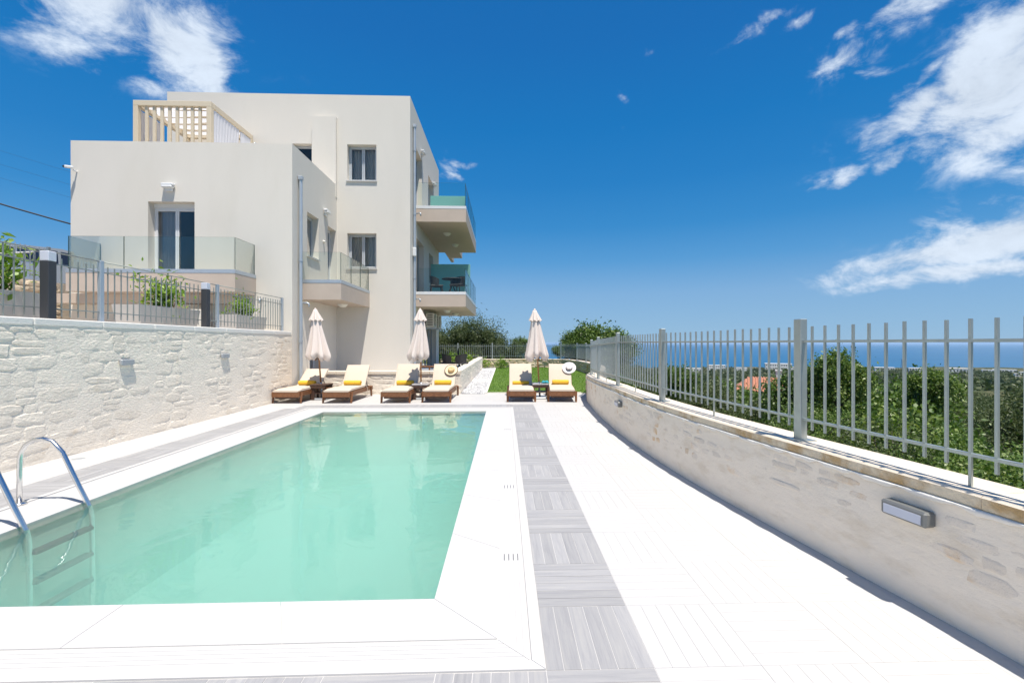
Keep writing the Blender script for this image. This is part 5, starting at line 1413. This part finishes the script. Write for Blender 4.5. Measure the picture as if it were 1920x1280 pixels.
planter(8.3, 9.9, 'long white trough planter between the two fence posts', 'yellow-green laurel shrub in the middle planter', .70, 620, .12, 'leaf_bright', seed=2, rx=.24)
planter(11.2, 12.6, 'white trough planter nearest the villa corner', 'low green shrub in the planter nearest the villa', .55, 520, .10, 'leaf_bright', seed=3, rx=.22)
for (y, lb) in ((6.25, 'dark square bollard lamp with white head on the stone wall, the nearer one'), (9.43, 'dark square bollard lamp with white head on the stone wall, nearer the villa')):
    t = thing('bollard_lamp', lb, 'bollard light', (-6.06, y, 1.872), 'bollard lamps on the stone wall')
    MB().cbox((-6.06, y, 1.873 + .38), (.115, .115, .76), .005).build('column', 'dark_grey', t); MB().cbox((-6.06, y, 2.70), (.117, .117, .13), .008).build('lamp_head', 'lamp_glass', t)
t = thing('air_conditioner', 'cream air conditioning unit with round dark fan on the upper terrace below the balcony', 'air conditioner', (-8.4, 12.3, 1.80))
split_unit(t, (-8.3, 12.3, 2.13), .86, .60, .34, (0, -1, 0), 'casing')
for s_ in (-1, 1): MB().cbox((-8.3 + s_ * .3, 12.3, 1.815), (.06, .34, .03), .004).build('foot', 'black', t)
hs = MB()
for k in range(7): hs.tube([(-6.75 + .02 * math.sin(k), 6.85 + (.22 - .012 * k) * math.cos(R(x)), 1.80 + .06 + (.22 - .012 * k) * math.sin(R(x))) for x in range(0, 361, 15)], .013, 6, False); hs.v = [(p[0] - .012, p[1], p[2]) for p in hs.v]
tag(hs.build('garden_hose', 'planter', None, True), 'pale coiled garden hose standing behind the fence', 'hose')

# ------------------------------------------------------------------ trees and shrubs beyond the fences
def tree_kind(key, rad, n, clumps, spread, leaf, m, r0, k, seed, base_z, **kw):
    me, cs = crown_mesh('crown', rad, n, clumps, spread, leaf, m, **kw)
    return me, limb_mesh('trunk', cs, base_z, r0, k, seed)
OLIVE = [tree_kind('o', (2.2, 2.1, 1.9), 24000, 150, .27, .16, 'leaf_olive', .16, 14, s, -3.6, shell=.25, ratio=.30) for s in (1, 2)]
BROAD = [tree_kind('b', (1.9, 1.8, 1.7), 15000, 120, .24, .18, 'leaf_green', .13, 14, s, -3.2, shell=.25, ratio=.55) for s in (3, 4)]
BUSH = [tree_kind('u', (1.5, 1.4, 1.35), 12000, 110, .20, .075, 'leaf_green', .07, 12, s, -1.9, shell=.5, ratio=.5) for s in (5, 6)]
BUSHO = [tree_kind('w', (1.5, 1.4, 1.35), 12000, 110, .20, .08, 'leaf_olive', .07, 12, s, -1.9, shell=.5, ratio=.32) for s in (7,)]
GROVE = [tree_kind('g', (2.6, 2.5, 1.7), 1500, 45, .48, .36, 'leaf_far', .2, 5, s, -2.6, shell=.5, ratio=.6) for s in (8, 9, 10)]
def grow(kind, x, y, top, r, name, lb, group, vary=True, hz=None, seed=None):
    crown, trunk = kind
    zr = max(abs(v.co.z) for v in crown.vertices) if False else None
    return crown, trunk
def plant(kinds, dims, x, y, top, r, name, lb, group, q=None):
    """crown of half-width r with its top at height z = top, trunk reaching the ground below"""
    (rx, rz_, bz) = dims; crown, trunk = kinds[rng.randrange(len(kinds))] if q is None else kinds[q]
    s_ = r / rx; sz = s_ * rng.uniform(.9, 1.1); g = tz(x, y) - .2 if math.hypot(x, y) < 400 else tz(x, y)
    c_z = top - rz_ * sz * 1.3
    t = tree(name, lb, 'tree' if 'tree' in name else 'shrub', crown, trunk, (x, y, c_z), (s_, s_, sz), rng.uniform(0, 6.28), group)
    if c_z + bz * sz > g + .05:               # lengthen the trunk down to the ground
        tr = [c for c in t.children if c.name.startswith('trunk')][0]
        m = MB(); d_ = (g - c_z) / sz; m.tube([(0, 0, bz + .05), (0, 0, d_)], [.12, .16], 8)
        o = m.mesh('trunk_foot', 'bark'); link(bpy.data.objects.new('trunk_foot', o), tr)
    return t
OD, BD, UD, GD = (2.2, 1.9, -3.6), (1.9, 1.7, -3.2), (1.5, 1.35, -1.9), (2.6, 1.7, -2.6)
G1, G2, G3 = 'olive trees beyond the garden fence', 'trees below the right-hand fence', 'leafy shrubs just outside the right-hand fence'
plant(OLIVE, OD, -4.3, 34, 3.6, 2.6, 'olive_tree', 'dark olive tree beyond the fence, half behind the villa balcony', G1)
plant(OLIVE, OD, -2.2, 33, 4.3, 2.4, 'olive_tree', 'tallest dark olive tree beyond the fence, right of the villa', G1)
plant(OLIVE, OD, -.5, 35, 2.6, 2.2, 'olive_tree', 'grey-green olive tree sloping down towards the sea view', G1)
plant(OLIVE, OD, -3.0, 31, 1.8, 2.0, 'olive_tree', 'low dark olive tree close behind the garden fence', G1)
plant(OLIVE, OD, .9, 37, 1.1, 1.9, 'olive_tree', 'small low olive tree at the end of the row, left of the right parasol', G1)
plant(BROAD, BD, 1.4, 41, 2.3, .9, 'slim_tree', 'small dark tree seen just behind the right parasol', G1)
plant(BROAD, BD, 7.3, 39, 3.9, 2.5, 'broadleaf_tree', 'broadleaf tree with a rounded top where the fence curves', G1, 0)
plant(BROAD, BD, 5.9, 38, 2.9, 1.4, 'broadleaf_tree', 'broadleaf tree, left shoulder of the clump where the fence curves', G1, 1)
plant(BROAD, BD, 9.2, 38, 3.1, 1.9, 'broadleaf_tree', 'broadleaf tree, right shoulder of the clump where the fence curves', G1, 1)
plant(BROAD, BD, 4.2, 36, 1.5, .55, 'sapling_tree', 'thin sapling against the sea, left of the rounded tree', G1, 0)
LST = [(8.0, 28.9, .5, 1.7, 'o'), (5.2, 16.6, -.2, 1.1, 'o'), (8.5, 22.5, .70, 1.1, 'b'), (8.3, 18.2, .3, 1.5, 'o'), (13.6, 26.7, -.3, 2.2, 'b'), (7.9, 13.9, .1, 1.3, 'o'), (8.2, 12.6, 1.0, 1.0, 'b'),
       (6.0, 9.9, .25, 1.2, 'w'), (5.9, 8.5, .62, .9, 'u'), (8.4, 11.2, 1.5, .75, 'b'), (12.9, 17.8, .35, 2.1, 'o'), (11.5, 13.9, .55, 1.6, 'b'), (6.1, 7.2, .55, 1.1, 'w'), (16.0, 17.9, .35, 2.0, 'b'),
       (7.4, 8.1, .55, 1.2, 'b'), (11.8, 12.2, 1.05, .75, 'b'), (6.4, 6.3, .52, 1.1, 'u'), (7.2, 6.6, .42, 1.2, 'u'), (6.1, 5.2, .52, 1.1, 'u'), (7.7, 6.3, .40, 1.2, 'u'), (10.6, 9.8, -1.0, 1.5, 'o'), (12.6, 10.6, -1.3, 1.6, 'u'),
       (6.7, 5.1, .48, 1.1, 'u'), (4.9, 4.6, .30, .95, 'u'), (5.0, 5.3, .28, .9, 'w'), (5.1, 6.4, .25, .9, 'w'), (5.0, 7.6, .2, .9, 'w'), (5.2, 9.1, .05, .95, 'u'), (5.6, 11.3, .0, 1.0, 'u'), (6.5, 13.6, -.2, 1.1, 'w'),
       (4.8, 3.7, .42, .9, 'u'), (4.7, 2.8, .50, .9, 'u'), (5.7, 3.6, .50, 1.0, 'w'), (9.3, 8.0, -.3, 1.4, 'u'), (8.9, 10.2, .1, 1.3, 'w'), (4.6, 14.6, -.6, 1.0, 'w'), (6.8, 19.5, -.3, 1.6, 'o'), (10.5, 17.0, .0, 1.7, 'b'), (5.6, 21.5, -.5, 1.4, 'o'), (6.2, 25.5, -.1, 1.6, 'b')]
DESC = {'o': ('olive_tree', 'grey-green olive tree'), 'b': ('broadleaf_tree', 'green broadleaf tree'), 'u': ('leafy_shrub', 'glossy green shrub'), 'w': ('olive_shrub', 'grey-green olive bush')}
ORD = ['leftmost', 'second from left', 'third from left', 'fourth from left', 'fifth from left', 'sixth from left', 'seventh from left', 'eighth from left', 'ninth from left']
DS = []
for (x, y, top, r, kd) in LST:
    azm = math.degrees(math.atan2(x, y))
    where = 'at the right edge' if azm > 46 else ('right of the near post' if azm > 36 else ('left of the near post' if azm > 24 else 'by the far posts'))
    dist = 'close behind the fence' if math.hypot(x, y) < 10 else ('just down the slope' if math.hypot(x, y) < 17 else 'far down the slope')
    DS.append(DESC[kd][1] + ' ' + dist + ', ' + where)
for (x, y, top, r, kd), ds_ in zip(LST, DS):
    ks, dm = {'o': (OLIVE, OD), 'b': (BROAD, BD), 'u': (BUSH, UD), 'w': (BUSHO, UD)}[kd]
    same = sorted(math.atan2(q[0], q[1]) for q, e_ in zip(LST, DS) if e_ == ds_); k = same.index(math.atan2(x, y))
    plant(ks, dm, x, y, top, r, DESC[kd][0], ds_ + ('' if len(same) == 1 else ', ' + ORD[k]), G3 if kd in 'uw' else G2)
# grove on the slope: single trees out to ~400 m
gl = 0; gr = random.Random(77)
while gl < 280:
    d_ = 32 * (420 / 32) ** gr.random(); a = R(gr.uniform(-3, 60)); x, y = d_ * math.sin(a), d_ * math.cos(a)
    if y < 30 and x < 18: continue
    if y < 48 and x < 12: continue
    r = gr.uniform(1.7, 2.9); top = tz(x, y) + gr.uniform(2.6, 4.4)
    if 72 < y < 92 and 32 < x < 52 and math.hypot(x - 46, y - 80) < 8: continue
    if 45 < y < 76 and abs(x / y - .575) < .09: continue
    nm = 'grove_tree'; c, tr_ = GROVE[gr.randrange(3)] if d_ > 90 else OLIVE[gr.randrange(2)]; s_ = r / (2.6 if d_ > 90 else 2.2)
    bd = 'near slope' if d_ < 75 else ('middle slope' if d_ < 180 else 'far slope'); ba = 'left of the near fence post' if a < R(24) else ('between near post and right edge' if a < R(44) else 'towards the right edge')
    glb = 'round grove olive tree on the ' + bd + ', ' + ba
    t = tree(nm, glb, 'tree', c, tr_, (x, y, top - 2.5 * s_), (s_, s_, s_ * gr.uniform(.85, 1.15)), gr.uniform(0, 6.28), 'olive grove trees, ' + bd + ', ' + ba); gl += 1
# beyond that the grove reads as one mass
n = 6200; d_ = 380 * (2000 / 380) ** nrng.random(n); a = np.radians(nrng.uniform(-6, 80, n)); x = d_ * np.sin(a); y = d_ * np.cos(a)
ok = (y < 1960) & (np.sin(x * .013 + 2) * np.cos(y * .008) + nrng.normal(0, .4, n) > -.75); x, y = x[ok], y[ok]; n = len(x)
zg = np.array([tz(p, q) for p, q in zip(x, y)]); rad = nrng.uniform(2.5, 5.0, n) * (1 + y / 2400)
kq = 22; cc = np.repeat(np.stack([x, y, zg + rad * .55], 1), kq, 0); rr = np.repeat(rad, kq)[:, None]
dv = nrng.normal(size=(n * kq, 3)); dv /= np.linalg.norm(dv, axis=1, keepdims=True); cc = cc + dv * rr * np.array([1, 1, .65]) * nrng.uniform(.55, 1, (n * kq, 1))
v, f = leaf_quads(cc, rr[:, 0] * .75, .6, .8)
tag(link(bpy.data.objects.new('distant_groves', np_mesh('distant_groves', v, f, 'leaf_far'))), 'dark green groves covering the plain down to the coast', 'trees', kind='stuff')
# small plants at the back of the lawn and on the terrace
pl_me, _ = plant_mesh('foliage', 420, (.32, .32, .36), 26, .16, 'leaf_bright', .3)
for (x, y, z, s_, lb) in ((-.25, 27.3, .0, .9, 'bright green small bush at the back left corner of the lawn'), (-2.9, 26.0, .3, 1.0, 'green pot plant by the fence behind the black chairs'), (-2.1, 24.6, .3, 1.0, 'spiky green plant behind the bottle on the terrace table'), (-3.7, 25.0, .3, .9, 'green plant beside the end of the villa wall'), (-1.2, 27.6, .0, .8, 'yellow-green plant at the end of the gravel path')):
    t = thing('garden_plant', lb, 'plant', (x, y, z), 'small plants along the back fence'); t.scale = (s_, s_, s_); t.rotation_euler = (0, 0, rng.uniform(0, 6))
    link(bpy.data.objects.new('foliage', pl_me), t); s2 = MB(); s2.tube([(0, 0, -.02), (.02, 0, .3)], [.03, .015], 6); s2.build('stem', 'bark', None).parent = t

# ------------------------------------------------------------------ houses on the plain
def house(x, y, w_, d_, h, m, lb, roof='flat', rz=0.0, wins=3, floors=1):
    z = tz(x, y); t = thing('coast_house', lb, 'house', (x, y, z - 1.5), 'white houses near the coast', rz)
    def put(mb, nm, mt, par): o = mb.build(nm, mt, None); o.parent = par; return o
    put(MB().box((0, 0, (h + 1.5) / 2), (w_, d_, h + 1.5)), 'wall', m, t)
    if roof == 'flat':
        put(MB().box((0, 0, h + 1.5 + h * .03), (w_ * 1.03, d_ * 1.03, h * .06)), 'roof', 'white_wall', t)
    else:
        mb = MB(); e = .6; rh = d_ * .26; zb = h + 1.5
        mb.add([(-w_ / 2 - e, -d_ / 2 - e, zb), (w_ / 2 + e, -d_ / 2 - e, zb), (w_ / 2 + e, d_ / 2 + e, zb), (-w_ / 2 - e, d_ / 2 + e, zb), (-w_ * .28, 0, zb + rh), (w_ * .28, 0, zb + rh)], [(0, 1, 5, 4), (1, 2, 5), (2, 3, 4, 5), (3, 0, 4), (3, 2, 1, 0)])
        ro = put(mb, 'roof', 'roof_tile', t)
        if roof == 'near':
            n_ = 22; tl = MB()
            for k in range(n_):
                q = -w_ / 2 - e + (w_ + 2 * e) * (k + .5) / n_; hw = w_ * .28; top_t = 1.0 if abs(q) < hw else max(0.05, 1 - (abs(q) - hw) / (w_ / 2 + e - hw))
                tl.tube([(q, -d_ / 2 - e, zb + .05), (q, (-d_ / 2 - e) * (1 - top_t), zb + .05 + rh * top_t)], .14, 6)
            put(tl, 'tile_row', 'roof_tile', ro)['kind'] = 'stuff'
            c = MB(); c.box((w_ * .32, .6, zb + rh * .9), (.9, .9, rh * 1.3)); c.box((w_ * .32, .6, zb + rh * 1.62), (1.15, 1.15, .25)); put(c, 'chimney', 'white_wall', ro)
    for f_ in range(floors):
        for k in range(wins):
            q = -w_ / 2 + w_ * (k + .5) / wins; zz = 1.5 + h * (f_ + .5) / floors
            put(MB().box((q, -d_ / 2 - .005, zz), (w_ / wins * .4, .1, h / floors * .42)), 'window', 'dark_window', t)
house(45.5, 79, 8.0, 8.0, 4.6, 'beige_wall', 'house with an orange tiled roof among the trees left of the near fence post', 'near', R(-28))
HS = [(580, 1383, 55, 22, 10, 'white low building by the shore, leftmost of the coast buildings', 6, 1), (735, 1560, 70, 24, 13, 'wide white hotel block by the shore seen between the fence pickets', 9, 2), (790, 1500, 46, 20, 11, 'white block beside the wide hotel by the shore', 6, 2), (905, 1480, 95, 34, 15, 'long bright white hotel by the shore', 12, 2), (1010, 1560, 60, 24, 12, 'pale shore building right of the long white hotel', 8, 2), (880, 1260, 24, 14, 7, 'small pale house inland of the long hotel', 4, 1),
      (1165, 1360, 60, 24, 11, 'white shore buildings right of the near fence post, left one', 8, 2), (1240, 1330, 48, 20, 12, 'white shore building below the thin mast', 6, 2), (1215, 1180, 66, 26, 9, 'low white roofs inland of the thin mast', 8, 1), (1330, 1210, 30, 16, 7, 'small white house among dark trees on the plain', 4, 1), (1190, 1000, 26, 14, 9, 'white house near the right edge of the view, upper', 4, 2), (930, 790, 20, 12, 7, 'white house near the right edge of the view, lower', 3, 2), (660, 1600, 40, 18, 9, 'small white building on the shore between the hotels', 5, 1), (1480, 1300, 60, 18, 8, 'long low building on the plain', 6, 1)]
for (x, y, w_, d2, h, lb, wn_, fl) in HS: house(x, y, w_ * .8, d2, h * (1.0 + .5 * ((x * 7) % 10) / 10), 'white_wall', lb, 'flat', R(-math.degrees(math.atan2(x, y)) * .8), wn_, fl)
ms = thing('radio_mast', 'thin lattice mast on the shore', 'mast', (1275, 1420, tz(1275, 1420)))
b = MB()
for s_ in (-1, 1):
    for q in (-1, 1): b.tube([(1275 + s_ * 3, 1420 + q * 3, tz(1275, 1420)), (1275 + s_ * .6, 1420 + q * .6, tz(1275, 1420) + 36)], .35, 4)
for k in range(9):
    z = tz(1275, 1420) + k * 4; w_ = 3 - 2.4 * k / 9; b.tube([(1275 - w_, 1420, z), (1275 + w_ * .9, 1420, z + 4)], .22, 4)
b.build('lattice', 'dark_grey', ms)

# ------------------------------------------------------------------ sea haze: one closed box of thin even air round everything but the sky
hm, ns, ls = new_mat('haze_air')
ho = nd(ns, 'ShaderNodeOutputMaterial'); pv = nd(ns, 'ShaderNodeVolumePrincipled')
pv.inputs['Color'].default_value = (.62, .78, .95, 1); pv.inputs['Density'].default_value = 3.0e-5; pv.inputs['Anisotropy'].default_value = .0
ls.new(pv.outputs[0], ho.inputs['Volume'])
M['haze'] = hm
hz = MB().bb(-95000, 95000, -95000, 95000, -142, 30).build('haze', 'haze')
tag(hz, 'thin blue haze lying over the sea and the plain', 'haze', kind='stuff')
